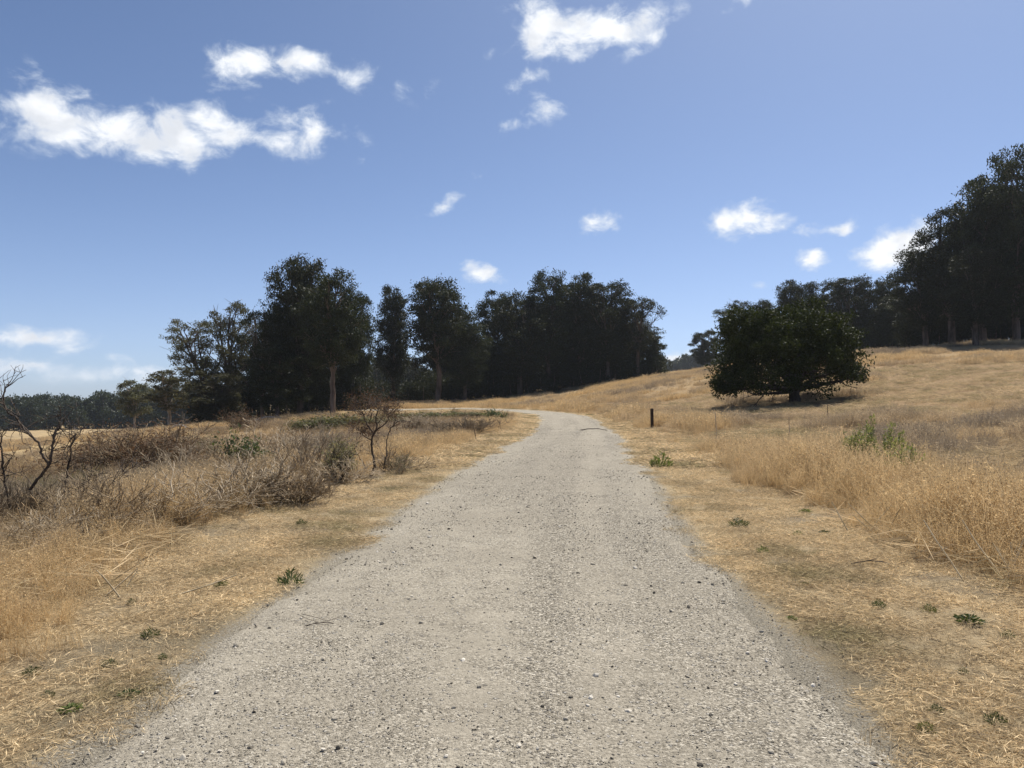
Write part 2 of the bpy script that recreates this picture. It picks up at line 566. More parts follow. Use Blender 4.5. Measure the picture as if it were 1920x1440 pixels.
def ground_mat():
    m, nt, out = new_mat('dry_ground')
    geo = nt.new('ShaderNodeNewGeometry')
    P = geo.outputs['Position']
    pd = nt.new('ShaderNodeAttribute', attribute_name='edge_distance').outputs['Fac']
    field = nt.new('ShaderNodeAttribute', attribute_name='field').outputs['Fac']
    soil = nt.new('ShaderNodeAttribute', attribute_name='bare').outputs['Fac']
    nb = nt.noise(P, .7, 5, .6)
    nm = nt.noise(P, 5, 6, .62)
    nf = nt.noise(P, 45, 5, .7)
    ns = nt.noise(P, 190, 3, .7)
    straw = nt.ramp(nt.math('ADD', nt.math('MULTIPLY', nm, .5), nt.math('MULTIPLY', nf, .5)), [(.34, (.15, .112, .07)), (.45, (.33, .25, .15)), (.54, (.5, .385, .23)), (.66, (.62, .49, .31))])
    dirt = nt.mix(nt.step(nt.noise(P, 60, 4, .75), .38, .62), (.11, .09, .068), (.31, .26, .195))
    c = nt.mix(nt.math('MULTIPLY', nt.step(nt.math('ADD', nb, nt.math('MULTIPLY', nm, .35)), .66, .8), .7), straw, dirt)
    # weedy grey-green strip along the gravel
    strip = nt.math('MULTIPLY', nt.step(pd, -.1, .15), nt.step(pd, 1.2, .5))
    strip = nt.math('MULTIPLY', strip, nt.step(nt.math('ADD', nt.math('MULTIPLY', nb, .6), nt.math('MULTIPLY', nm, .5)), .46, .66))
    c = nt.mix(nt.math('MULTIPLY', strip, .22), c, nt.mix(nf, (.13, .125, .062), (.27, .235, .125)))
    # gravel spilling over the edge
    spill = nt.step(nt.math('ADD', pd, nt.math('MULTIPLY', nt.math('SUBTRACT', nf, .5), .7)), .16, -.02)
    c = nt.mix(spill, c, nt.mix(nt.step(nt.noise(P, 75, 3, .7), .35, .65), (.24, .21, .16), (.46, .41, .32)))
    thatch = nt.mix(nm, (.20, .135, .075), (.36, .25, .14))
    c = nt.mix(soil, c, thatch)
    fcol = nt.mix(nt.noise(P, .06, 5, .6), (.33, .235, .12), (.45, .335, .18))
    fcol = nt.mix(nt.math('MULTIPLY', nt.step(nt.noise(P, .22, 5, .65), .46, .62), .75), fcol, (.22, .17, .11))
    c = nt.mix(field, c, fcol)
    sp = nt.math('MULTIPLY_ADD', ns, .8, .6)
    c = nt.mix(1.0, c, sp, 'MULTIPLY')
    b = nt.new('ShaderNodeBsdfPrincipled')
    nt.put(b.inputs['Base Color'], c)
    b.inputs['Roughness'].default_value = .95
    b.inputs['Specular IOR Level'].default_value = .05
    bp = nt.new('ShaderNodeBump')
    bp.inputs['Strength'].default_value = 1.0
    bp.inputs['Distance'].default_value = .035
    nt.put(bp.inputs['Height'], nt.math('ADD', nf, nt.math('MULTIPLY', ns, .4)))
    nt.l.new(bp.outputs[0], b.inputs['Normal'])
    nt.l.new(b.outputs[0], out.inputs[0])
    return m


def gravel_mat():
    m, nt, out = new_mat('gravel')
    geo = nt.new('ShaderNodeNewGeometry')
    P = geo.outputs['Position']
    at = nt.new('ShaderNodeAttribute', attribute_name='across').outputs['Fac']
    nb = nt.noise(P, .55, 5, .6)
    nm = nt.noise(P, 3.5, 6, .65)
    nf = nt.noise(P, 40, 5, .7)
    v = nt.new('ShaderNodeTexVoronoi')
    nt.put(v.inputs['Vector'], P)
    v.inputs['Scale'].default_value = 95
    vc = nt.new('ShaderNodeSeparateColor')
    nt.put(vc.inputs[0], v.outputs['Color'])
    v2 = nt.new('ShaderNodeTexVoronoi')
    nt.put(v2.inputs['Vector'], P)
    v2.inputs['Scale'].default_value = 38
    vc2 = nt.new('ShaderNodeSeparateColor')
    nt.put(vc2.inputs[0], v2.outputs['Color'])
    fines = nt.mix(nt.step(nb, .3, .7), (.27, .238, .184), (.4, .356, .279))
    stones = nt.ramp(vc.outputs[0], [(0, (.06, .052, .041)), (.3, (.2, .175, .132)), (.75, (.38, .335, .262)), (1, (.66, .6, .49))])
    # stonier in some places, dustier in others
    stn = nt.new('ShaderNodeAttribute', attribute_name='stony').outputs['Fac']
    amt = nt.math('MULTIPLY_ADD', nt.step(nt.math('ADD', nt.math('MULTIPLY', nm, .6), nt.math('MULTIPLY', nb, .5)), .42, .68), .6, nt.math('MULTIPLY', stn, .6), clamp=True)
    amt = nt.math('MULTIPLY_ADD', amt, .85, .12)
    c = nt.mix(amt, fines, stones)
    big = nt.math('MULTIPLY', nt.step(vc2.outputs[1], .86, .9), nt.step(v2.outputs['Distance'], .5, .3))
    c = nt.mix(nt.math('MULTIPLY', big, .6), c, nt.mix(vc2.outputs[2], (.14, .125, .11), (.52, .49, .44)))
    c = nt.mix(1.0, c, nt.math('MULTIPLY_ADD', nf, .75, .62), 'MULTIPLY')
    # loose darker gravel gathers at the margins
    c = nt.mix(nt.math('MULTIPLY', nt.step(at, .86, 1.0), nt.step(nm, .35, .65)), c, nt.mix(nt.step(vc.outputs[2], .3, .7), (.2, .176, .136), (.42, .375, .295)))
    b = nt.new('ShaderNodeBsdfPrincipled')
    nt.put(b.inputs['Base Color'], c)
    b.inputs['Roughness'].default_value = .92
    b.inputs['Specular IOR Level'].default_value = .1
    bp = nt.new('ShaderNodeBump')
    bp.inputs['Strength'].default_value = 1.0
    bp.inputs['Distance'].default_value = .018
    hgt = nt.math('ADD', nt.math('MULTIPLY', nt.step(v.outputs['Distance'], .6, .1), nt.math('MULTIPLY', amt, vc.outputs[1])), nt.math('MULTIPLY', nf, .7))
    hgt = nt.math('ADD', hgt, nt.math('MULTIPLY', big, 1.0))
    nt.put(bp.inputs['Height'], hgt)
    nt.l.new(bp.outputs[0], b.inputs['Normal'])
    nt.l.new(b.outputs[0], out.inputs[0])
    return m


def stone_mat():
    m, nt, out = new_mat('loose_stone')
    at = nt.new('ShaderNodeAttribute', attribute_type='INSTANCER', attribute_name='tint')
    oi = nt.new('ShaderNodeObjectInfo')
    geo = nt.new('ShaderNodeNewGeometry')
    n1 = nt.noise(geo.outputs['Position'], 120, 3, .6)
    c = nt.ramp(oi.outputs['Random'], [(0, (.06, .052, .042)), (.3, (.2, .175, .135)), (.7, (.4, .355, .28)), (1, (.68, .62, .52))])
    c = nt.mix(1.0, c, nt.math('MULTIPLY_ADD', n1, .6, .7), 'MULTIPLY')
    b = nt.new('ShaderNodeBsdfPrincipled')
    nt.put(b.inputs['Base Color'], c)
    b.inputs['Roughness'].default_value = .85
    b.inputs['Specular IOR Level'].default_value = .2
    nt.l.new(b.outputs[0], out.inputs[0])
    return m


M['ground'] = ground_mat()
M['gravel'] = gravel_mat()
M['stone'] = stone_mat()


# ------------------------------------------------------------------ where the standing grass begins, seen from the gravel edge
def right_edge(y):
    return np.interp(y, [0, 6.3, 7.7, 11, 19, 33, 60, 80, 110], [2.4, 2.35, 2.1, 2.05, 1.85, 1.6, 1.1, .8, .7])


def left_edge(y):
    return np.interp(y, [0, 5.5, 7, 10, 15, 25, 45, 70, 90, 110], [.95, 1.05, 1.6, 2.2, 2.1, 1.5, 1.3, 1.3, 1.2, 1.2])


def stand(x, y, pd, side):
    """>0 where tall growth stands"""
    e = np.where(side > 0, right_edge(y), left_edge(y))
    return pd - e - (fbm(x * .9, y * .9, 21) - .5) * 1.3


# ------------------------------------------------------------------ ground sheet
def axis(parts):
    out = [np.array([parts[0][0]], float)]
    for a, b, s0, s1 in parts:
        n = max(2, int(2 * (b - a) / (s0 + s1)))
        st = np.linspace(s0, s1, n)
        out.append(a + np.cumsum(st) / st.sum() * (b - a))
    return np.concatenate(out)


xs_r = axis([(0, 6, .16, .18), (6, 24, .18, .6), (24, 90, .6, 3), (90, 850, 3, 60)])
xs = np.concatenate([-xs_r[:0:-1], xs_r])
ys = axis([(-300, -20, 50, 4), (-20, 1, 2, .3), (1, 14, .16, .2), (14, 60, .2, .5), (60, 135, .5, .9), (135, 320, .9, 8), (320, 1000, 8, 50)])
GX, GY = np.meshgrid(xs, ys)
gx, gy = GX.ravel(), GY.ravel()
gpd, gside = path_dist(gx, gy)
gz = H(gx, gy, gpd)
gz = gz - .09 * sstep(.1, -.5, gpd)
nx, ny = len(xs), len(ys)
I = (np.arange(ny - 1)[:, None] * nx + np.arange(nx - 1)[None]).ravel()
gq = np.stack([I, I + 1, I + nx + 1, I + nx], 1)
gme = mesh_from('ground', np.stack([gx, gy, gz], 1), gq, smooth=True)


def set_attr(me, name, arr):
    a = me.attributes.new(name, 'FLOAT', 'POINT')
    a.data.foreach_set('value', np.asarray(arr, np.float32))


gst = stand(gx, gy, gpd, gside)
set_attr(gme, 'edge_distance', gpd)
set_attr(gme, 'bare', sstep(-.1, .5, gst))
set_attr(gme, 'field', np.maximum(sstep(60, 120, gy), sstep(-14, -26, gx) * sstep(15, 30, gy)) * sstep(.3, 1.2, gpd))
ground = tag(obj('ground', gme, M['ground']), 'dry straw covered ground rising to a hill beside the trail', kind='structure')

# ------------------------------------------------------------------ gravel path
pn = []
acc = np.concatenate([[0], np.cumsum(np.linalg.norm(np.diff(PL, axis=0), axis=1))])
y_of = np.interp(np.arange(0, acc[-1], .1), acc, PL[:, 1])
s, S = 0.0, [0.0]
while s < acc[-1] - 1:
    yy = np.interp(s, acc, PL[:, 1])
    s += .09 if yy < 25 else .22
    S.append(s)
S = np.array(S)
cx, cy = np.interp(S, acc, PL[:, 0]), np.interp(S, acc, PL[:, 1])
for _ in range(3):
    cx[1:-1] = (cx[:-2] + cx[1:-1] + cx[2:]) / 3
    cy[1:-1] = (cy[:-2] + cy[1:-1] + cy[2:]) / 3
tx, ty = np.gradient(cx), np.gradient(cy)
tl = np.hypot(tx, ty)
rx, ry = ty / tl, -tx / tl
hw = half_width(cy)
wl = hw + (fbm(S * .8, S * 0 + 3.3, 41, 5) - .5) * .55 + (fbm(S * 5, S * 0 + 1.3, 43, 3) - .5) * .16
wr = hw + (fbm(S * .8, S * 0 + 8.3, 47, 5) - .5) * .55 + (fbm(S * 5, S * 0 + 6.3, 49, 3) - .5) * .16
U = np.concatenate([[-1.0, -.97, -.92], np.linspace(-.84, .84, 23), [.92, .97, 1.0]])
pw = np.where(U[None] < 0, wl[:, None], wr[:, None])
PX = cx[:, None] + rx[:, None] * U[None] * pw
PY = cy[:, None] + ry[:, None] * U[None] * pw
PZ = path_z(PX.ravel(), PY.ravel()).reshape(PX.shape) + .035 * (1 - U[None] ** 2) - .045 * np.clip(np.abs(U[None]) - .9, 0, 1) / .1
PZ = PZ + (fbm(PX * 1.3, PY * 1.3, 61, 4) - .5) * .03 - .012 * np.exp(-((np.abs(U[None]) - .42) / .12) ** 2)
nu = len(U)
I = (np.arange(len(S) - 1)[:, None] * nu + np.arange(nu - 1)[None]).ravel()
pme = mesh_from('path', np.stack([PX, PY, PZ], -1).reshape(-1, 3), np.stack([I, I + 1, I + nu + 1, I + nu], 1), smooth=True)
set_attr(pme, 'across', np.broadcast_to(np.abs(U)[None], PX.shape).ravel())
streak = sstep(.4, .66, fbm(np.broadcast_to(U[None] * 2.6, PX.shape) + 5, np.broadcast_to(S[:, None] * .09, PX.shape), 205, 4)) * .8 + .35 * np.exp(-((U[None] - .17) / .11) ** 2) + .35 * np.exp(-((U[None] + .62) / .12) ** 2) + .4 * np.exp(-((U[None] - .74) / .12) ** 2)
set_attr(pme, 'stony', np.clip(streak, 0, 1).ravel())
path = tag(obj('path', pme, M['gravel']), 'pale grey gravel trail curving away to the left', kind='structure')


def path_top(x, y):
    pd, _ = path_dist(x, y)
    hwv = half_width(np.asarray(y))
    u = np.clip((pd + hwv) / hwv, 0, 1)
    return path_z(x, y) + .035 * (1 - u ** 2) + (fbm(np.asarray(x) * 1.3, np.asarray(y) * 1.3, 61, 4) - .5) * .03 - .012 * np.exp(-((u - .42) / .12) ** 2)


# ------------------------------------------------------------------ scattering (geometry nodes, for what nobody could count)
def scatter(name, pts, rot, scl, idx, tint, protos, label, cat, mat):
    coll = bpy.data.collections.new(name + '_kinds')
    for i, p in enumerate(protos):       # children are picked in alphabetical order
        p.name = '%s_kind_%02d' % (name, i)
        coll.objects.link(p)
    me = mesh_from(name, pts)
    a = me.attributes.new('turn', 'FLOAT_VECTOR', 'POINT')
    a.data.foreach_set('vector', np.asarray(rot, np.float32).ravel())
    a = me.attributes.new('size', 'FLOAT_VECTOR', 'POINT')
    a.data.foreach_set('vector', np.asarray(scl, np.float32).ravel())
    a = me.attributes.new('pick', 'INT', 'POINT')
    a.data.foreach_set('value', np.asarray(idx, np.int32))
    set_attr(me, 'tint', tint)
    o = obj(name, me, mat)
    ng = bpy.data.node_groups.new(name, 'GeometryNodeTree')
    ng.interface.new_socket('Geometry', in_out='INPUT', socket_type='NodeSocketGeometry')
    ng.interface.new_socket('Geometry', in_out='OUTPUT', socket_type='NodeSocketGeometry')
    gi, go = ng.nodes.new('NodeGroupInput'), ng.nodes.new('NodeGroupOutput')
    ip = ng.nodes.new('GeometryNodeInstanceOnPoints')
    ci = ng.nodes.new('GeometryNodeCollectionInfo')
    ci.inputs['Collection'].default_value = coll
    ci.inputs['Separate Children'].default_value = True
    ci.inputs['Reset Children'].default_value = True
    ng.links.new(gi.outputs[0], ip.inputs['Points'])
    ng.links.new(ci.outputs[0], ip.inputs['Instance'])
    ip.inputs['Pick Instance'].default_value = True

    def named(n, t):
        q = ng.nodes.new('GeometryNodeInputNamedAttribute')
        q.data_type = t
        q.inputs[0].default_value = n
        return q.outputs[0]
    ng.links.new(named('pick', 'INT'), ip.inputs['Instance Index'])
    e2r = ng.nodes.new('FunctionNodeEulerToRotation')
    ng.links.new(named('turn', 'FLOAT_VECTOR'), e2r.inputs[0])
    ng.links.new(e2r.outputs[0], ip.inputs['Rotation'])
    ng.links.new(named('size', 'FLOAT_VECTOR'), ip.inputs['Scale'])
    ng.links.new(ip.outputs[0], go.inputs[0])
    md = o.modifiers.new('scatter', 'NODES')
    md.node_group = ng
    return tag(o, label, cat, kind='stuff')


def proto(name, v, q, mat, t=None):
    return obj(name, mesh_from(name, v, q, t), mat, link=False)


def blades(n, r, h0, h1, wid, lean, seg, heads, g, head_len=.023, head_w=.006, fall=1.0):
    """one tuft: curved ribbon blades with drooping seed heads"""
    V, Q, T, k = [], [], [], 0
    for i in range(n):
        a = g.uniform(0, 2 * math.pi)
        rr = r * math.sqrt(g.uniform())
        b = np.array([math.cos(a) * rr, math.sin(a) * rr, -.03])
        da = g.uniform(0, 2 * math.pi)
        d = np.array([math.cos(da), math.sin(da), 0])
        h = g.uniform(h0, h1)
        ln = abs(g.normal(0, lean)) * h + .02 * h
        t = np.linspace(0, 1, seg + 1)
        pts = b + np.outer(t, [0, 0, h]) * (1 - .25 * fall * min(1, ln / h) * t[:, None]) + np.outer(t ** 1.8, d * ln)
        wa = g.uniform(0, math.pi)
        sd = np.array([math.cos(wa), math.sin(wa), 0])
        w = wid * g.uniform(.7, 1.3) * (1 - .75 * t)
        v = np.stack([pts - sd * w[:, None] * .5, pts + sd * w[:, None] * .5], 1).reshape(-1, 3)
        V.append(v)
        for s_ in range(seg):
            Q.append([k + 2 * s_, k + 2 * s_ + 1, k + 2 * s_ + 3, k + 2 * s_ + 2])
        k += len(v)
        for s_ in range(heads if g.uniform() < .75 else 0):
            tt = g.uniform(.62, 1.0)
            p = np.array([np.interp(tt, t, pts[:, c]) for c in range(3)])
            ax = unit(np.array([g.normal(), g.normal(), -.6 + g.normal() * .6]))
            p = p + ax * head_len * g.uniform(.3, 1)
            sd2 = unit(np.cross(ax, g.normal(size=3)))
            L, w2 = head_len * g.uniform(.7, 1.3), head_w * g.uniform(.7, 1.3)
            V.append(np.stack([p - ax * L * .5, p + sd2 * w2, p + ax * L * .5, p - sd2 * w2]))
            Q.append([k, k + 1, k + 2, k + 3])
            k += 4
    return np.vstack(V), np.array(Q)


def straws(n, r, l0, l1, wid, g, zmax=.02, pitch=.12):
    a = g.uniform(0, 2 * math.pi, n)
    rr = r * np.sqrt(g.uniform(size=n))
    P = np.stack([np.cos(a) * rr, np.sin(a) * rr, g.uniform(.002, zmax, n)], 1)
    ya = g.uniform(0, 2 * math.pi, n)
    pt = g.normal(0, pitch, n)
    ax = np.stack([np.cos(ya) * np.cos(pt), np.sin(ya) * np.cos(pt), np.sin(pt)], 1)
    L = g.uniform(l0, l1, n)
    return leaf_quads(P, ax, L, wid * g.uniform(.7, 1.4, n), g)


def band(y0, y1, dens, margin=3.0, slope=.70):
    """random points over the visible wedge of ground between two depths"""
    w1 = slope * y1 + margin
    n = int((y1 - y0) * 2 * w1 * dens)
    y = rng.uniform(y0, y1, n)
    x = rng.uniform(-w1, w1, n)
    k = np.abs(x) < slope * y + margin
    return x[k], y[k]


def turns(n, tilt=.08):
    return np.stack([rng.normal(0, tilt, n), rng.normal(0, tilt, n), rng.uniform(0, 2 * math.pi, n)], 1)


g = np.random.default_rng(3)
NEAR = [proto('grass_tuft', *blades(38, .13, .34, .8, .0056, .38, 4, 5, g), M['tall_grass']) for _ in range(5)]
MID = [proto('grass_tuft_mid', *blades(44, .26, .38, .78, .009, .36, 3, 2, g, .045, .011), M['tall_grass']) for _ in range(4)]
FAR = [proto('grass_tuft_far', *blades(60, .6, .35, .75, .02, .4, 2, 1, g, .09, .02), M['tall_grass']) for _ in range(4)]


def oak_shade_patch(x, y):
    return np.exp(-(((x - 20) / 9) ** 2 + ((y - 44) / 5) ** 2))


def flat_patches(x, y):
    """where the standing grass is trodden or lying flat (0..1)"""
    n1 = fbm(x * .11 + 4, y * .075, 71)
    f = sstep(.5, .6, n1) * sstep(14, 24, y) * (x > 6)
    f = np.maximum(f, np.exp(-(((x - 24) / 9) ** 2 + ((y - 41) / 7) ** 2) ** 2))
    f = np.maximum(f, np.exp(-(((x - 8.9) / 2.3) ** 2 + ((y - 14.6) / 1.7) ** 2) ** 2))
    f = np.maximum(f, np.exp(-(((x - 16.3) / 7.0) ** 2 + ((y - 43.5) / 9.0) ** 2) ** 3))      # under and before the oak
    return f


POST = seen_ground(1223, 804)
BUSH = seen_ground(1655, 885)


def lay_tall():
    groups = [(3.5, 18, 46, NEAR, 0), (18, 46, 13, MID, len(NEAR)), (46, 82, 4.5, FAR, len(NEAR) + len(MID)), (82, 135, 2.6, FAR, len(NEAR) + len(MID))]
    X, Y, IDX, SC, T = [], [], [], [], []
    for y0, y1, dn, pr, off in groups:
        x, y = band(y0, y1, dn)
        pd, sd = path_dist(x, y)
        st = stand(x, y, pd, sd)
        keep = st > 0
        brush = (sd < 0) & (x < -1.2) & (pd > 2.6) & (y < 34)
        p = np.where(brush, .22 + .7 * sstep(.42, .56, fbm(x * .5, y * .5, 61)), 1.0)
        p = np.where((sd < 0) & (x < -12), .12, p)
        p = np.where((sd < 0) & (y > 45) & (y < 90) & (x < -4), .35, p)
        fl = flat_patches(x, y)
        p = p * (1 - .86 * fl)
        p = np.where((sd < 0) & (y > 55) & (y < 105) & (pd < 6), .25, p)
        bq = np.exp(-(((x - BUSH[0] + .3) / 1.0) ** 2 + ((y - BUSH[1] + 1.2) / 1.9) ** 2) ** 2)
        p = p * (1 - .75 * bq)
        cl = fbm(x * .42, y * .42, 33)
        p = p * np.where(st < 2.2, .7 + .4 * sstep(.36, .62, cl), .3 + .85 * sstep(.36, .62, cl))
        keep &= rng.uniform(size=len(x)) < p
        keep &= ((x - POST[0]) ** 2 + (y - POST[1] + .6) ** 2 > 1.0) & ~((abs(x - POST[0] * y / POST[1]) < .35) & (y < POST[1]) & (y > POST[1] - 9))
        x, y, st, sd, fl, cl, pd = [a[keep] for a in (x, y, st, sd, fl, cl, pd)]
        s_ = (.45 + .55 * sstep(0, .9, st)) * rng.uniform(.75, 1.2, len(x)) * (1 - .68 * fl) * np.where(st < 2.8, .78 + .42 * sstep(.34, .64, cl), .4 + .55 * sstep(.34, .64, cl))
        s_ = np.where((sd < 0) & (y < 9), s_ * .75, s_)
        s_ = np.where((sd < 0) & (y > 55) & (y < 105) & (pd < 6), s_ * .6, s_)
        s_ = np.where((sd < 0) & (y > 9), s_ * .8, s_)
        X.append(x)
        Y.append(y)
        SC.append(s_)
        IDX.append(off + rng.integers(0, len(pr), len(x)))
        tn = np.where(st < 2.6, .0, .2) + np.where(st < 2.6, .6, 3.0) * (fbm(x * .13, y * .2, 55) - .44) + fl * .45 + rng.normal(0, .12, len(x))
        tn = np.where((sd < 0) & (pd > 2.6) & (y < 40), tn + .25, tn)
        T.append(np.clip(tn, 0, 1))
    X, Y, IDX, SC, T = map(np.concatenate, (X, Y, IDX, SC, T))
    Z = H(X, Y)
    wide = rng.uniform(.85, 1.25, len(X))
    scatter('tall_grass', np.stack([X, Y, Z], 1), turns(len(X), .13), np.stack([SC * wide, SC * wide, SC], 1), IDX, T, NEAR + MID + FAR,
            'tall golden dry grass standing on the hill and beside the trail', 'grass', M['tall_grass'])
    print('tall grass', len(X))


lay_tall()

STRAW = [proto('straw_mat', *straws(130, .2, .02, .1, .0036, g, .03, .25), M['litter']) for _ in range(4)]
LODG = [proto('lodged_grass', *straws(90, .5, .2, .6, .007, g, .16, .28), M['litter']) for _ in range(3)]
STUB = [proto('stubble', *blades(40, .12, .02, .1, .004, .7, 2, 0, g), M['litter']) for _ in range(3)]
FSTRAW = [proto('straw_mat_far', *straws(110, .42, .06, .26, .011, g, .06, .25), M['litter']) for _ in range(3)]


def lay_litter():
    X, Y, IDX, SC, T = [], [], [], [], []
    for y0, y1, dn, lo, hi in [(2.6, 9, 130, 0, 7), (9, 18, 60, 0, 7), (18, 50, 16, 7, 10), (50, 95, 5, 7, 10), (4, 30, 5, 10, 13), (30, 70, 2, 10, 13)]:
        x, y = band(y0, y1, dn)
        pd, sd = path_dist(x, y)
        st = stand(x, y, pd, sd)
        wob = (fbm(x * 1.5, y * 1.5, 81) - .5) * .9
        keep = (pd + wob > 0) & ((st < .6) | ((sd < 0) & (y < 20) & (st < 3))) if lo < 10 else (st > .15) & ((sd > 0) | (x > -9))
        bare = fbm(x * .8, y * .8, 91)
        keep &= rng.uniform(size=len(x)) < np.clip(1.4 - 1.1 * sstep(.55, .68, bare), .35, 1) * np.clip((pd + wob) / .22, 0, 1)
        x, y, pd, bare = x[keep], y[keep], pd[keep], bare[keep]
        X.append(x)
        Y.append(y)
        IDX.append(rng.integers(lo, hi, len(x)))
        SC.append(rng.uniform(.6, 1.25, len(x)))
        green = (.22 + .3 * flat_patches(x, y)) if lo == 10 else np.exp(-((pd - .55) / .6) ** 2) * sstep(.46, .6, fbm(x * .8, y * .8, 95)) * .5 + .3 * sstep(.58, .66, fbm(x * 1.9, y * 1.9, 99))
        T.append(np.clip(.1 + 1.3 * (fbm(x * 1.1, y * 1.1, 97) - .45) + green + rng.normal(0, .13, len(x)), 0, 1))
    X, Y, IDX, SC, T = map(np.concatenate, (X, Y, IDX, SC, T))
    scatter('straw_litter', np.stack([X, Y, H(X, Y)], 1), turns(len(X), .05), np.stack([SC] * 3, 1), IDX, T, STRAW + STUB + FSTRAW + LODG,
            'short mown straw and stubble on the verges of the trail', 'straw', M['litter'])
    print('litter', len(X))


lay_litter()


# pebbles
def rock(g, sub=2):
    import bmesh
    bm = bmesh.new()
    bmesh.ops.create_icosphere(bm, subdivisions=sub, radius=.5)
    cuts = [(unit(g.normal(size=3)), g.uniform(.22, .42)) for _ in range(8)]
    sc = np.array([g.uniform(.8, 1.25), g.uniform(.7, 1.0), g.uniform(.42, .7)])
    for v in bm.verts:
        p = np.array(v.co)
        for n_, d_ in cuts:
            e = p @ n_ - d_
            if e > 0:
                p = p - n_ * e
        v.co = Vector(p * sc)
    me = bpy.data.meshes.new('stone')
    bm.to_mesh(me)
    bm.free()
    me.materials.append(M['stone'])
    return me


ROCKS = [rock(g, 2) for _ in range(6)]
PEB = []
for me_ in [rock(g, 1) for _ in range(6)]:
    PEB.append(obj('pebble', me_, M['stone'], link=False))


def lay_gravel():
    X, Y, SC = [], [], []
    for y0, y1, dn, s0 in [(2.6, 6, 1500, .0065), (6, 11, 760, .0085), (11, 20, 240, .012), (20, 42, 60, .017), (42, 75, 14, .024)]:
        x, y = band(y0, y1, dn)
        pd, sd = path_dist(x, y)
        stony = fbm(x * .9, y * .9, 101)
        uu = (pd + half_width(y)) / half_width(y) * sd
        p = .12 + 1.2 * sstep(.44, .64, stony) + .3 * np.exp(-((uu - .17) / .12) ** 2) + .4 * np.exp(-((np.abs(uu) - .68) / .12) ** 2) + 1.5 * sstep(-.35, .05, pd) * sstep(.3, .6, fbm(x * 1.4, y * 1.4, 107))
        k = (pd < .7) & (rng.uniform(size=len(x)) < p * np.where(pd > 0, np.exp(-pd / .22), 1) * .62)
        X.append(x[k])
        Y.append(y[k])
        SC.append(s0 * np.exp(rng.normal(0, .5, k.sum())))
    X, Y, SC = map(np.concatenate, (X, Y, SC))
    SC = np.clip(SC, .003, .045)
    pd, _ = path_dist(X, Y)
    Z = np.where(pd < -.12, path_top(X, Y), np.maximum(path_z(X, Y) - .005, H(X, Y, pd) - .004)) + SC * .12
    rot = np.stack([rng.normal(0, .35, len(X)), rng.normal(0, .35, len(X)), rng.uniform(0, 6.28, len(X))], 1)
    scatter('gravel', np.stack([X, Y, Z], 1), rot, np.stack([SC] * 3, 1), rng.integers(0, 6, len(X)), rng.uniform(size=len(X)), PEB,
            'loose pebbles strewn over the gravel trail', 'gravel', M['stone'])
    print('gravel', len(X))


lay_gravel()
for i in range(240):        # the stones one can pick out
    y = 2.75 + 11 * rng.uniform() ** 1.6
    x = np.interp(y, PL[:, 1], PL[:, 0]) + rng.uniform(-1, 1) * 1.85
    s_ = .016 + .03 * rng.uniform() ** 2 * (1 + .25 * (y > 7))
    o = obj('stone', ROCKS[i % 6], None, path)
    o.location = (x, y, float(path_top(np.array([x]), np.array([y]))[0]) + s_ * .12)
    o.scale = (s_, s_, s_)
    o.rotation_euler = (rng.normal(0, .3), rng.normal(0, .3), rng.uniform(0, 6.28))


# ------------------------------------------------------------------ trees
def limb_pts(a, b, g, n=6, sag=.0, wob=.06):
    a, b = np.asarray(a, float), np.asarray(b, float)
    t = np.linspace(0, 1, n)[:, None]
    L = np.linalg.norm(b - a)
    p = a + (b - a) * t
    p[:, 2] += np.sin(t[:, 0] * math.pi) * sag * L
    w = np.cumsum(g.normal(0, wob * L / n, (n, 3)), axis=0)
    return p + w * np.sin(t * math.pi * .9)


def crown_leaves(lobes, per, L, Wd, g, droop=.8, subs=13, spread=.22, flat=.85):
    Ps, Ax = [], []
    for c, r in lobes:
        n = int(per * r * r)
        d = unit(g.normal(size=(subs, 3)) + np.array([0, 0, .25]))
        sc = c + d * r * g.uniform(.45, .95, (subs, 1)) * np.array([1, 1, flat])
        wgt = g.uniform(.3, 1, subs)
        k = g.choice(subs, n, p=wgt / wgt.sum())
        p = sc[k] + g.normal(size=(n, 3)) * r * spread * np.array([1, 1, .75])
        Ps.append(p)
        Ax.append(unit(g.normal(size=(n, 3)) * .7 + np.array([0, 0, -droop])))
    P, A = np.vstack(Ps), np.vstack(Ax)
    n = len(P)
    return leaf_quads(P, A, L * g.uniform(.7, 1.3, n), Wd * g.uniform(.7, 1.3, n), g)


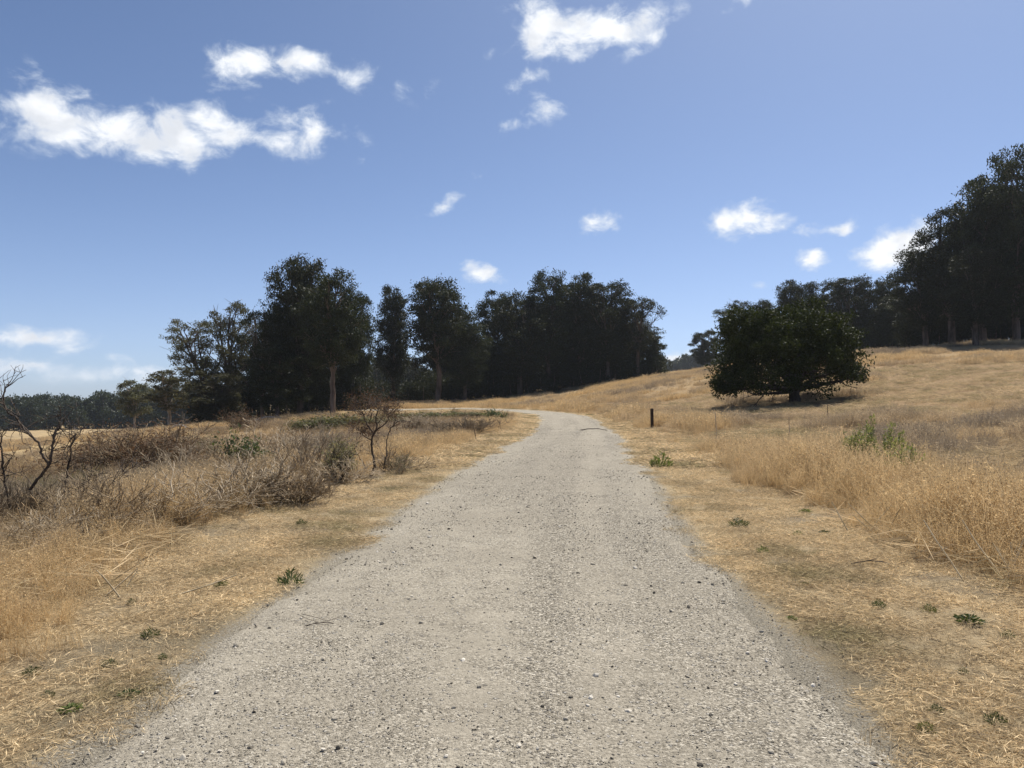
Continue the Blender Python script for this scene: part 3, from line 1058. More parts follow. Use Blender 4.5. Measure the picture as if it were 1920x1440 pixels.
def euc_meshes(name, seed, hgt=20.0, wid=5.5, lo=.25, lobes=24, lr=(1.2, 2.3), per=190, forks=2, tr=.36, lean=0.0, leaf=(.36, .13), twigs=0, bare=.0, shape=.62):
    g = np.random.default_rng(seed)
    tb = Tubes()
    lead = []
    la = g.uniform(0, 6.28)
    split = g.uniform(.16, .34) * hgt
    base = limb_pts((0, 0, -.4), (lean * split * .5, 0, split), g, 6, 0, .05)
    tb.add(base, np.linspace(tr * 1.25, tr, 6), 8)
    for k in range(forks):
        a = la + k * 2 * math.pi / forks + g.uniform(-.4, .4)
        out_ = g.uniform(.12, .4) * wid
        top = np.array([math.cos(a) * out_ + lean * hgt * .45, math.sin(a) * out_, hgt * g.uniform(.78, .93)])
        p = limb_pts(base[-1], top, g, 9, 0, .08)
        tb.add(p, np.linspace(tr * (.8 if forks > 1 else 1), .06, 9), 6)
        lead.append(p)
    LB = []
    for i in range(lobes):
        r = g.uniform(*lr)
        cz, rz_ = hgt * (lo + 1) / 2, hgt * (1 - lo) / 2
        zz = 1 - 2 * ((i + .5) / lobes)                  # spread evenly over the dome, a quarter of the lobes inside it
        zz = math.copysign(abs(zz) ** .85, zz)
        a = i * 2.399 + g.uniform(-.35, .35)
        k = g.uniform(.86, 1.06) if i % 4 else g.uniform(.3, .7)
        flare = 1.0 if zz > 0 else .86
        rad = math.sqrt(max(0, 1 - abs(zz) ** 2.3)) * max(.3, wid - r) * k * flare
        z = cz + zz * (rz_ - r * .85) * k
        u = (z / hgt - lo) / (1 - lo)
        c = np.array([math.cos(a) * rad + lean * z * .5, math.sin(a) * rad, z])
        LB.append((c, r))
        ld = lead[int(np.argmin([np.linalg.norm(l_[len(l_) // 2, :2] - c[:2]) for l_ in lead]))]
        z0 = np.clip(c[2] - rad * .9 - r * .8, split * .9, hgt * .85)
        j = np.clip(np.searchsorted(ld[:, 2], z0), 0, len(ld) - 2)
        p = limb_pts(ld[j], c + np.array([0, 0, r * .3]), g, 6, .04, .1)
        tb.add(p, np.linspace(.13, .025, 6), 4)
        for q in range(3):
            e = c + unit(g.normal(size=3) + np.array([0, 0, .4])) * r * .9
            tb.add(limb_pts(p[3], e, g, 4, .05, .1), np.linspace(.05, .012, 4), 3)
    for i in range(twigs):      # bare twigs standing out of the crown
        c, r = LB[g.integers(len(LB))]
        e = c + unit(np.array([g.normal(), g.normal(), .9])) * (r + g.uniform(.6, 1.8))
        tb.add(limb_pts(c, e, g, 5, .03, .12), np.linspace(.05, .015, 5), 3)
    LB2 = [l_ for l_ in LB if g.uniform() > bare]
    v, q = crown_leaves(LB2, per, leaf[0], leaf[1], g)
    return tb.mesh(name + '_trunk'), mesh_from(name + '_crown', v, q), hgt, wid * 2


EUC = {
    'dome': [euc_meshes('eucalyptus', 101 + i, lobes=46, per=250, wid=5.8, lo=.12, lr=(1.3, 2.2), forks=3) for i in range(3)],
    'tall': [euc_meshes('eucalyptus', 121 + i, lobes=42, per=250, wid=4.8, lo=.16, lr=(1.2, 2.0), forks=2) for i in range(3)],
    'bole': [euc_meshes('eucalyptus', 131 + i, lobes=36, per=250, wid=5.0, lo=.27, lr=(1.2, 2.0), forks=2, tr=.3) for i in range(2)],
    'open': [euc_meshes('eucalyptus', 141 + i, lobes=34, per=190, wid=5.2, lo=.24, lr=(1.0, 1.9), forks=3, twigs=14, bare=.12, tr=.3) for i in range(3)],
    'lean': [euc_meshes('eucalyptus', 161, lobes=30, per=170, wid=4.6, lo=.28, lr=(.9, 1.7), forks=3, twigs=22, bare=.2, tr=.28, lean=-.45)],
    'thin': [euc_meshes('eucalyptus', 181 + i, lobes=20, per=150, wid=4.6, lo=.24, lr=(1.0, 1.9), forks=2, twigs=8, tr=.26, leaf=(.55, .2)) for i in range(2)],
    'low': [euc_meshes('eucalyptus', 191 + i, lobes=26, per=200, wid=6.4, lo=.06, lr=(1.4, 2.4), forks=3, tr=.26, leaf=(.55, .2)) for i in range(2)],
}


def plant_euc(kind, k, px, top, Y, wpx, label, group, leaf='euc_leaf', bark='euc_bark', rz=None, cat='tree', flip=False):
    b = on_ground(px, Y)
    ztop = EYE + (HOR - top) / F * Y
    tm, cm, h0, w0 = EUC[kind][k % len(EUC[kind])]
    sz = (ztop - b.z) / h0
    sx = wpx * 1.08 / F * Y / w0
    r = root('eucalyptus_tree', b - Vector((0, 0, .05)), rng.uniform(0, 6.28) if rz is None else rz, (sx * (-1 if flip else 1), sx, sz))
    tag(r, label, cat, group)
    for nm, me, mt in (('trunk', tm, bark), ('crown', cm, leaf)):
        o = bpy.data.objects.new(nm, me)
        COL.objects.link(o)
        o.parent = r
        if not me.materials:
            me.materials.append(M[mt])
        o.material_slots[0].link = 'OBJECT'
        o.material_slots[0].material = M[mt]
    return r


GL, GM, GR, GT = 'eucalyptus trees of the left grove', 'eucalyptus trees of the middle grove', 'eucalyptus trees along the hilltop', 'tall eucalyptus trees at the right edge'
# kind, variant, column, top row, depth, crown width in photo pixels, label, group, leaf, bark
TREES = [
    ('thin', 0, 252, 708, 135, 72, 'small pale-trunked eucalyptus farthest left in front of the far wood', GL, 'euc_leaf_pale', 'pale_bark'),
    ('thin', 1, 318, 682, 112, 105, 'thin eucalyptus with pale trunk left of the leaning sparse one', GL, 'euc_leaf_pale', 'pale_bark'),
    ('lean', 0, 405, 588, 98, 118, 'sparse eucalyptus leaning left with bare twigs at its top', GL, 'euc_leaf_pale', 'euc_bark'),
    ('open', 0, 428, 556, 101, 120, 'open-crowned eucalyptus with sky showing through, beside the leaning one', GL, 'euc_leaf_pale', 'euc_bark'),
    ('open', 1, 492, 566, 97, 95, 'narrow open eucalyptus tucked against the tallest tree of the left grove', GL, 'euc_leaf', 'euc_bark'),
    ('dome', 0, 562, 466, 96, 160, 'tallest eucalyptus of the left grove with a domed dark crown', GL, 'euc_leaf', 'euc_bark'),
    ('bole', 0, 624, 503, 86, 140, 'eucalyptus with a stout bare brown trunk in front of the left grove', GL, 'euc_leaf', 'brown_bark'),
    ('dome', 1, 662, 540, 102, 88, 'eucalyptus at the right end of the left grove beside the gap', GL, 'euc_leaf', 'euc_bark'),
    ('low', 0, 520, 640, 92, 140, 'low bushy young eucalyptus below the tallest tree of the left grove', GL, 'euc_leaf', 'euc_bark'),
    ('low', 1, 400, 690, 96, 120, 'low bushy young eucalyptus below the leaning sparse tree', GL, 'euc_leaf_pale', 'euc_bark'),
    ('tall', 1, 738, 529, 124, 85, 'eucalyptus at the left end of the middle grove beside the gap', GM, 'euc_leaf', 'euc_bark'),
    ('bole', 1, 820, 510, 116, 138, 'round-headed eucalyptus with bare pale trunk in the middle grove', GM, 'euc_leaf', 'brown_bark'),
    ('dome', 0, 872, 590, 118, 100, 'lower eucalyptus right of the bare pale trunk', GM, 'euc_leaf', 'euc_bark'),
    ('tall', 2, 930, 537, 132, 85, 'flat-topped eucalyptus left of the middle grove summit', GM, 'euc_leaf', 'euc_bark'),
    ('dome', 1, 975, 545, 128, 130, 'broad dark eucalyptus at the centre of the middle grove', GM, 'euc_leaf', 'euc_bark'),
    ('tall', 0, 1028, 500, 131, 105, 'tallest eucalyptus of the middle grove with a knobbly top', GM, 'euc_leaf', 'euc_bark'),
    ('tall', 1, 1086, 506, 133, 95, 'second tallest eucalyptus of the middle grove, right of its summit', GM, 'euc_leaf', 'euc_bark'),
    ('dome', 2, 1140, 516, 131, 120, 'eucalyptus with sky gaps third from the right end of the middle grove', GM, 'euc_leaf', 'euc_bark'),
    ('open', 2, 1196, 548, 130, 105, 'drooping eucalyptus near the right end of the middle grove', GM, 'euc_leaf', 'euc_bark'),
    ('low', 0, 1222, 622, 132, 60, 'short bushy eucalyptus at the right end of the middle grove', GM, 'euc_leaf', 'euc_bark'),
    ('low', 1, 1322, 616, 190, 62, 'rounded hazy eucalyptus farthest back left of the oak', GR, 'euc_leaf', 'euc_bark'),
    ('open', 0, 1378, 557, 150, 95, 'open eucalyptus rising over the left side of the oak', GR, 'euc_leaf', 'euc_bark'),
    ('dome', 0, 1432, 556, 152, 75, 'small-headed eucalyptus rising over the middle of the oak', GR, 'euc_leaf', 'euc_bark'),
    ('tall', 2, 1483, 517, 140, 70, 'eucalyptus with a knobbly top standing above its neighbours behind the oak', GR, 'euc_leaf', 'euc_bark'),
    ('dome', 1, 1540, 522, 142, 95, 'eucalyptus rising over the right side of the oak', GR, 'euc_leaf', 'euc_bark'),
    ('dome', 2, 1597, 509, 135, 100, 'broad eucalyptus just right of the oak on the hilltop', GR, 'euc_leaf', 'euc_bark'),
    ('open', 1, 1634, 514, 138, 55, 'thin open eucalyptus with sky gaps on the hilltop', GR, 'euc_leaf', 'euc_bark'),
    ('tall', 0, 1664, 517, 132, 70, 'narrow eucalyptus left of the tall stand at the right edge', GR, 'euc_leaf', 'euc_bark'),
    ('dome', 0, 1735, 452, 104, 130, 'lowest and leftmost tree of the tall stand at the right edge', GT, 'euc_leaf', 'euc_bark'),
    ('tall', 1, 1785, 385, 100, 140, 'second tree of the tall stand, with a stepped rounded shoulder', GT, 'euc_leaf', 'euc_bark'),
    ('tall', 2, 1842, 318, 97, 150, 'third tree of the tall stand, just below the highest crown', GT, 'euc_leaf', 'euc_bark'),
    ('dome', 1, 1905, 270, 94, 170, 'highest eucalyptus of all, its crown cut by the right edge', GT, 'euc_leaf', 'euc_bark'),
    ('dome', 2, 1830, 455, 92, 130, 'dark eucalyptus low in front of the tall stand', GT, 'euc_leaf', 'euc_bark'),
]
for t in TREES:
    plant_euc(t[0], t[1], t[2], t[3], t[4], t[5], t[6], t[7], t[8], t[9], rz=0.0 if t[0] == 'lean' else None)
BACK = [  # trees behind the front rows; only scraps of them show between the others
    ('tall', 0, 575, 540, 110, 130, GL), ('dome', 1, 520, 590, 112, 120, GL), ('low', 1, 600, 640, 108, 150, GL), ('low', 0, 470, 660, 112, 110, GL),
    ('dome', 2, 845, 565, 142, 100, GM), ('low', 1, 830, 640, 140, 130, GM), ('low', 0, 900, 630, 135, 140, GM),
    ('dome', 0, 1000, 560, 145, 130, GM), ('dome', 1, 1060, 560, 148, 140, GM), ('low', 1, 960, 630, 140, 130, GM), ('low', 0, 1030, 620, 142, 150, GM), ('low', 1, 1100, 620, 140, 150, GM),
    ('dome', 2, 1120, 570, 150, 140, GM), ('low', 0, 1165, 625, 138, 110, GM), ('tall', 1, 1180, 590, 146, 110, GM),
    ('low', 0, 1400, 610, 160, 110, GR), ('low', 1, 1460, 590, 158, 110, GR), ('low', 0, 1520, 580, 150, 120, GR), ('low', 1, 1580, 575, 146, 130, GR), ('low', 0, 1640, 570, 140, 130, GR),
    ('low', 1, 1690, 560, 130, 130, GR), ('dome', 1, 1700, 545, 126, 110, GR),
    ('low', 0, 1740, 540, 112, 150, GT), ('low', 1, 1800, 530, 112, 170, GT), ('low', 0, 1860, 500, 112, 180, GT), ('dome', 0, 1880, 420, 112, 180, GT), ('low', 1, 1920, 480, 108, 180, GT), ('dome', 2, 1990, 330, 100, 190, GT), ('dome', 1, 1800, 470, 114, 140, GT),
]
bl = {GL: 'dark eucalyptus behind the front row of the left grove', GM: 'dark eucalyptus behind the front row of the middle grove',
      GR: 'dark eucalyptus filling in behind the oak and hilltop row', GT: 'dark eucalyptus behind the tall stand at the right edge'}
for k, v, px, top, Y, w, gname in BACK:
    plant_euc(k, v, px, top, Y, w, bl[gname], gname.replace('trees', 'trees at the back', 1))


# oak
def build_oak():
    g = np.random.default_rng(77)
    b = on_ground(1490, 50)
    tb = Tubes()
    tb.add(np.array([(0, 0, -.3), (.02, 0, .2), (-.02, .03, .55), (.0, .0, .95)]), [.46, .38, .33, .36], 10)
    lobes, limbs = [], []
    cxo = (1471 - 1490) / F * 50
    for i in range(230):
        u = g.uniform(-1, 1)
        w = g.uniform(-1, 1)
        if u * u + w * w > 1:
            continue
        edge = math.sqrt(u * u + w * w)
        top = (6.75 + .35 * math.sin(u * 7 + 1) + .3 * math.sin(u * 13 + w * 5)) * (1 - edge ** 6) + 3.7 * edge ** 6 - .35 * max(0, u)
        bot = 2.15 - 1.5 * edge * (1 if u < .2 else .55)
        z = bot + (top - bot) * g.uniform(.05, .92) ** .75
        r = g.uniform(.6, 1.1)
        lobes.append((np.array([cxo + u * 4.45, w * 4.2, max(bot + r * .7, z - r * .25)]), r))
    for a in np.linspace(0, 2 * math.pi, 15)[:-1]:      # low skirt of the crown
        for e in (.82, .93):
            lobes.append((np.array([cxo + math.cos(a) * 4.6 * e, math.sin(a) * 4.2 * e, 1.1 + (.65 if math.cos(a) > .45 else -.2) + g.uniform(-.2, .5)]), g.uniform(.55, .85)))
    for k, (ang, ln, zz) in enumerate([(3.05, 3.9, .85), (2.6, 3.6, 1.25), (3.6, 3.6, .7), (.1, 3.6, 1.9), (-.5, 3.3, 1.6), (.7, 3.3, 2.0), (1.6, 3, 2.6), (4.4, 3.2, 1.5), (2.1, 2.4, 3.6), (.4, 2.2, 4.0), (5.2, 2.3, 3.6), (3.4, 2.2, 3.9), (0, .5, 4.8)]):
        e = np.array([math.cos(ang) * ln, math.sin(ang) * ln, zz])
        p = limb_pts((0, 0, .75), e, g, 9, .07, .16)
        tl_ = Tubes()
        limbs.append(tl_)
        tl_.add(p, np.linspace(.19, .035, 9), 6)
        for q in range(9):
            j = g.integers(3, 9)
            c = p[j] + unit(g.normal(size=3) * np.array([1, 1, .5]) + np.array([math.cos(ang), math.sin(ang), .15])) * g.uniform(.6, 1.5)
            pp = limb_pts(p[j], c, g, 5, .03, .18)
            tl_.add(pp, np.linspace(.05, .012, 5), 4)
            for z_ in range(3):
                tl_.add(limb_pts(pp[3], pp[3] + g.normal(size=3) * .4, g, 4, 0, .2), np.linspace(.018, .006, 4), 3)
    v, q = crown_leaves(lobes, 400, .17, .1, g, .25, 10, .22, .8)
    r = tag(root('oak_tree', b), 'broad dark oak with low spreading crown alone on the grassy slope', 'tree')
    tk = obj('trunk', tb.mesh('oak_trunk'), M['oak_bark'], r)
    for tl_ in limbs:
        obj('limb', tl_.mesh('oak_limb'), M['oak_bark'], tk)
    obj('crown', mesh_from('oak_crown', v, q), M['oak_leaf'], r)


build_oak()


# dark thicket under the groves
def thicket(label, spots, seed):
    g = np.random.default_rng(seed)
    lobes, tb = [], Tubes()
    for px0, px1, Y0, Y1, h in spots:
        n = int((px1 - px0) / 5.5)
        for i in range(n):
            t = (i + g.uniform()) / n
            Y = Y0 + (Y1 - Y0) * t + g.uniform(-2, 4)
            b = on_ground(px0 + (px1 - px0) * t, Y)
            hh = h * g.uniform(.5, 1.15)
            tb.add(limb_pts((b.x, b.y, b.z - .2), (b.x + g.normal() * .4, b.y, b.z + hh * .8), g, 4), np.linspace(.09, .03, 4), 4)
            for k in range(3):
                lobes.append((np.array([b.x + g.normal() * .6, b.y + g.normal() * .5, b.z + hh * (.25 + .25 * k)]), hh * g.uniform(.24, .36)))
    v, q = crown_leaves(lobes, 170, .32, .12, g, .4, 9, .26, .9)
    r = tag(root('undergrowth', (0, 0, 0)), label, 'thicket', kind='stuff')
    obj('foliage', mesh_from('thicket', v, q), M['euc_leaf'], r)
    obj('stems', tb.mesh('thicket_stems'), M['euc_bark'], r)


thicket('dark thicket beneath the left grove', [(360, 535, 99, 99, 3.2), (535, 700, 98, 101, 4.0)], 31)
thicket('dark thicket beneath the middle grove', [(725, 900, 126, 124, 5.0), (890, 1090, 130, 134, 6.0), (1080, 1240, 134, 134, 5.0), (840, 1050, 128, 129, 3.5), (1030, 1240, 131, 131, 3.5)], 32)
thicket('dark thicket beneath the hilltop trees', [(1360, 1560, 150, 142, 6.0), (1550, 1720, 140, 122, 6.0), (1700, 1960, 112, 106, 6.0)], 33)


# far woods, each a single mass
def far_wood(name, label, cols, top_rows, Y, seed, depth=30, n=40, size=1.1, base=None):
    g = np.random.default_rng(seed)
    lobes, tb = [], Tubes()
    for i in range(n):
        px = g.uniform(cols[0], cols[-1])
        yy = Y + g.uniform(0, depth)
        b = on_ground(px, yy)
        zt = EYE + (HOR - np.interp(px, cols, top_rows)) / F * yy
        h = max(3, (zt - b.z) * g.uniform(.9, 1.12))
        wd = h * g.uniform(.2, .34)
        tb.add(np.array([(b.x, b.y, b.z - .5), (b.x + g.normal() * .3, b.y, b.z + h * .5), (b.x, b.y, b.z + h * .85)]), [.35, .25, .08], 5)
        for k in range(9):
            t = g.uniform(.12, .93)
            r = wd * g.uniform(.45, .75)
            a = g.uniform(0, 6.28)
            e = wd * .7 * math.sqrt(g.uniform()) * (1.1 - .7 * max(0, t - .5))
            lobes.append((np.array([b.x + math.cos(a) * e, b.y + math.sin(a) * e, b.z + t * h - r * .2]), r))
    v, q = crown_leaves(lobes, 26, size, size * .42, g, .5, 8, .3, .9)
    r = tag(root(name, (0, 0, 0)), label, 'wood', kind='stuff')
    obj('crown', mesh_from(name, v, q), M['far_leaf'], r)
    obj('trunk', tb.mesh(name + '_trunks'), M['euc_bark'], r)


far_wood('forest', 'hazy dark far-off wood along the edge of the low left field', [-120, 40, 70, 110, 170, 235, 330, 480], [744, 747, 740, 748, 740, 733, 726, 726], 300, 1, 40, 150)
far_wood('forest', 'bluish far-off wood in the gap between left and middle groves', [600, 690, 720, 800, 900], [700, 668, 672, 690, 690], 215, 2, 30, 40)
far_wood('forest', 'dark wooded ridge far away left of the oak', [1150, 1240, 1262, 1300, 1340, 1400], [690, 678, 674, 668, 664, 660], 520, 3, 50, 90, 2.0)


# ------------------------------------------------------------------ shrubs
def twig_mesh(name, seed, stems=14, h=1.2, spread=.8, r0=.02, depth=3, kids=3, rmin=.0045, curl=.2, up=.5, lens=(.34, .3, .24, .16)):
    """a bare much-branched shrub"""
    g = np.random.default_rng(seed)
    tb = Tubes()
    tips = []

    def grow(p, d, L, r, lev):
        n = 5 if lev == 0 else 4
        pts = [p]
        for i in range(n - 1):
            d = unit(d + g.normal(size=3) * curl + np.array([0, 0, .06 * up]))
            pts.append(pts[-1] + d * L / (n - 1))
        pts = np.array(pts)
        tb.add(pts, np.linspace(r, max(rmin, r * .55), n), 4 if lev == 0 else 3)
        if lev >= depth:
            tips.append(pts[-1])
            return
        for k in range(kids + (1 if g.uniform() < .4 else 0)):
            j = g.integers(1, n)
            nd = unit(d + g.normal(size=3) * .55 + np.array([0, 0, up * .3]))
            grow(pts[j], nd, L * g.uniform(.5, .8), max(rmin, r * .58), lev + 1)
    for i in range(stems):
        a = g.uniform(0, 6.28)
        b = np.array([math.cos(a), math.sin(a), 0]) * g.uniform(0, .18) * spread
        d = unit(np.array([math.cos(a) * spread * g.uniform(.2, 1.1), math.sin(a) * spread * g.uniform(.2, 1.1), g.uniform(.5, 1.0)]))
        grow(b - np.array([0, 0, .04]), d, h * g.uniform(.42, .62), r0 * g.uniform(.7, 1.2), 0)
    return tb.mesh(name), np.array(tips)


def leaf_on(tips, n, L, Wd, spread, seed, droop=-.2):
    g = np.random.default_rng(seed)
    k = g.integers(0, len(tips), n)
    P = tips[k] + g.normal(size=(n, 3)) * spread
    P[:, 2] = np.maximum(P[:, 2], .03)
    A = unit(g.normal(size=(n, 3)) + np.array([0, 0, -droop]))
    return leaf_quads(P, A, L * g.uniform(.6, 1.4, n), Wd * g.uniform(.6, 1.4, n), g)


GREY = [twig_mesh('grey_shrub', 300 + i, 15, 1.15, .9) for i in range(4)]
FINE = [twig_mesh('fine_shrub', 320 + i, 26, 1.15, .62, .012, 3, 3, .004, .12, .9) for i in range(2)]
DENSE = [twig_mesh('dense_shrub', 340 + i, 34, 1.1, .95, .014, 3, 3, .0045, .16, .4) for i in range(1)]
DENSE.append(twig_mesh('round_shrub', 345, 60, 1.1, 1.0, .014, 3, 3, .0045, .14, .3))


def shrub(name, src, loc, h, wd, label, twig, leaf=None, group='dry shrubs beside the trail', seed=0, nl=700, ls=(.05, .022), sp=.05, rz=None, cat='shrub'):
    me, tips = src
    zmax = tips[:, 2].max()
    wmax = np.percentile(np.abs(tips[:, :2]), 96)
    r = tag(root(name, loc - Vector((0, 0, .02)), rng.uniform(0, 6.28) if rz is None else rz, (wd / 2 / wmax, wd / 2 / wmax, h / zmax)), label, cat, group)
    o = bpy.data.objects.new('branches', me)
    COL.objects.link(o)
    o.parent = r
    if not me.materials:
        me.materials.append(M[twig])
    o.material_slots[0].link = 'OBJECT'
    o.material_slots[0].material = M[twig]
    if leaf:
        v, q = leaf_on(tips, nl, ls[0], ls[1], sp, seed)
        obj('foliage', mesh_from('foliage', v, q), M[leaf], r)
    return r


def sh(name, src, px, py, hpx, wpx, label, twig, leaf=None, **kw):
    p = seen_ground(px, py)
    return shrub(name, src, p, hpx * 1.15 / F * p.y, wpx * 1.15 / F * p.y, label, twig, leaf, **kw)


sh('bare_shrub', GREY[0], 560, 905, 95, 150, 'bare grey shrub with spiky upright twigs left of the pale-leaved bush', 'dead_twig')
sh('bare_shrub', FINE[0], 605, 880, 92, 100, 'violet-grey fine-twigged shrub behind the pale-leaved bush', 'dead_twig')
sh('bare_shrub', GREY[1], 480, 945, 110, 180, 'tangled grey shrub below the dark green bush', 'dead_twig')
sh('bare_shrub', GREY[2], 400, 960, 95, 190, 'grey-brown tangled shrub low at the verge, middle of the brush', 'dead_twig')
sh('bare_shrub', GREY[3], 300, 985, 105, 200, 'wide bare shrub with pale crossing sticks in front of the round brown bush', 'dead_twig')
sh('bare_shrub', GREY[0], 190, 1000, 120, 200, 'bare brown shrub beside the dead twisted shrub', 'brown_twig')
sh('bare_shrub', GREY[1], 520, 870, 80, 150, 'low grey shrub right behind the dark green bush', 'dead_twig')
sh('bare_shrub', GREY[2], 420, 895, 80, 160, 'low brown shrub left of the dark green bush', 'brown_twig')
sh('bare_shrub', DENSE[0], 560, 945, 70, 140, 'dense low brown shrub at the straw verge below the pale-leaved bush', 'brown_twig')
sh('bare_shrub', GREY[3], 640, 905, 62, 120, 'low twiggy shrub under the pale-leaved bush', 'dead_twig')
sh('bare_shrub', GREY[2], 740, 885, 60, 100, 'small dry shrub right of the dark skeletal bush', 'brown_twig')
sh('bare_shrub', FINE[1], 30, 1010, 120, 130, 'bare shrub cut by the left edge beneath the dead twisted shrub', 'brown_twig')
sh('bare_shrub', GREY[1], 100, 1035, 100, 190, 'bare straggling shrub lowest at the left edge of the brush', 'dead_twig')
sh('bare_shrub', GREY[0], 350, 905, 70, 120, 'small grey shrub right of the round brown bush', 'dead_twig')
sh('bare_shrub', FINE[0], 870, 820, 45, 110, 'fine brown shrub behind the golden grass at the bend', 'brown_twig')
sh('bare_shrub', FINE[1], 780, 815, 40, 120, 'low fine grey shrub in the hollow right of the skeletal bush', 'dead_twig')
sh('bare_shrub', GREY[3], 460, 808, 45, 66, 'reddish-brown shrub on the skyline of the hollow', 'brown_twig', 'brown_leaf', nl=900, ls=(.06, .035), sp=.07)
sh('round_brown_bush', DENSE[1], 252, 892, 106, 215, 'large rounded brown bush with fine dense twigs', 'brown_twig', 'brown_leaf', nl=9000, ls=(.09, .012), sp=.1)
sh('green_shrub', GREY[2], 466, 892, 76, 74, 'dark green leafy bush among the bare shrubs', 'dark_twig', 'shrub_leaf', nl=2600, ls=(.1, .06), sp=.08)
sh('pale_shrub', FINE[1], 634, 905, 84, 54, 'narrow pale-leaved bush among the grey twigs', 'dark_twig', 'sage_leaf', nl=1900, ls=(.075, .04), sp=.06)
sh('green_shrub', FINE[0], 385, 875, 62, 60, 'soft green feathery bush right of the round brown bush', 'dead_twig', 'shrub_leaf', nl=1500, ls=(.07, .018), sp=.06)
sh('green_shrub', FINE[0], 930, 797, 30, 34, 'small dark green bush at the inside of the bend', 'dark_twig', 'shrub_leaf', nl=1300, ls=(.16, .06), sp=.08)
sh('green_shrub', GREY[0], 750, 888, 36, 46, 'small grey-green bush at the foot of the skeletal bush', 'dead_twig', 'shrub_leaf', nl=900, ls=(.06, .025), sp=.05)
for (px, py, hp, wp, lab) in [(620, 806, 28, 100, 'low green shrub with sunlit top in front of the stout trunk'), (575, 808, 20, 70, 'low green shrub left of the sunlit-topped one'),
                              (700, 800, 19, 110, 'low green shrub behind the skeletal bush crown'), (770, 788, 15, 90, 'low dark shrub, leftmost of the bank before the bend'),
                              (830, 785, 13, 90, 'low dark shrub in the middle of the bank before the bend'), (885, 783, 11, 60, 'low dark shrub, rightmost of the bank before the bend')]:
    sh('low_shrub', DENSE[0], px, py, hp, wp, lab, 'dark_twig', 'olive_leaf', nl=3000, ls=(.11, .05), sp=.09, group='low green shrubs in the hollow')


# dark skeletal shrub and the dead twisted one
def skeletal():
    g = np.random.default_rng(404)
    p = seen_ground(695, 893)
    k = p.y / F
    stems, tips = [], []

    def L(pts, r):
        q = np.array([((x - 695) * k, dy_, (893 - y) * k) for x, y, dy_ in pts])
        n = 3 * len(q)
        t = np.linspace(0, len(q) - 1, n)
        q2 = np.stack([np.interp(t, np.arange(len(q)), q[:, c]) for c in range(3)], 1) + g.normal(0, .008, (n, 3))
        tb = Tubes()
        stems.append(tb)
        tb.add(q2, np.linspace(r, r * .5, n), 6)
        tips.extend(list(q2[-3:]))
    L([(695, 897, 0), (702, 870, .02), (697, 845, 0), (697, 825, -.03), (701, 812, 0)], .034)
    L([(701, 814, 0), (690, 800, .05), (682, 788, .1), (678, 772, .1)], .022)
    L([(701, 814, 0), (708, 798, -.05), (706, 780, -.1), (712, 765, -.1)], .022)
    L([(701, 812, 0), (716, 800, .1), (726, 788, .15), (728, 775, .15)], .018)
    L([(697, 826, 0), (686, 818, -.1), (676, 806, -.2)], .013)
    L([(718, 880, .1), (724, 850, .1), (722, 828, .15), (730, 806, .15), (742, 792, .2)], .016)
    L([(690, 880, -.05), (676, 860, -.1), (668, 842, -.15)], .012)
    L([(690, 795, .05), (696, 778, .1), (690, 760, .1)], .012)
    L([(708, 795, -.05), (720, 780, 0), (722, 765, .05)], .012)
    base = list(tips)
    tb = Tubes()
    for b in base:
        for q in range(3):
            e = b + unit(g.normal(size=3) * np.array([1.3, 1, .6]) + np.array([-.25, 0, .6])) * g.uniform(.12, .34)
            tb.add(limb_pts(b, e, g, 4, 0, .15), np.linspace(.009, .0045, 4), 3)
            tips.append(e)
            for z_ in range(6):
                e2 = e + unit(g.normal(size=3) + np.array([0, 0, .6])) * g.uniform(.08, .2)
                tb.add(limb_pts(e, e2, g, 3, 0, .15), np.linspace(.004, .002, 3), 3)
                tips.append(e2)
    T = np.array(tips)
    top = T[T[:, 2] > 1.0]
    v, q = leaf_on(top, 2600, .045, .012, .09, 9)
    v2, q2 = leaf_on(T[(T[:, 2] > .6) & (T[:, 2] < 1.15)], 260, .05, .02, .05, 10)
    r = tag(root('skeletal_shrub', p), 'dark skeletal shrub with forked stems and a brown tuft on top', 'shrub', 'dry shrubs beside the trail')
    obj('twigs', tb.mesh('skeletal_twigs'), M['dark_twig'], r)
    for t_ in stems:
        obj('stem', t_.mesh('skeletal_stem'), M['dark_twig'], r)
    obj('foliage', mesh_from('foliage', np.vstack([v, v2]), np.vstack([q, q2 + len(v)])), M['brown_leaf'], r)


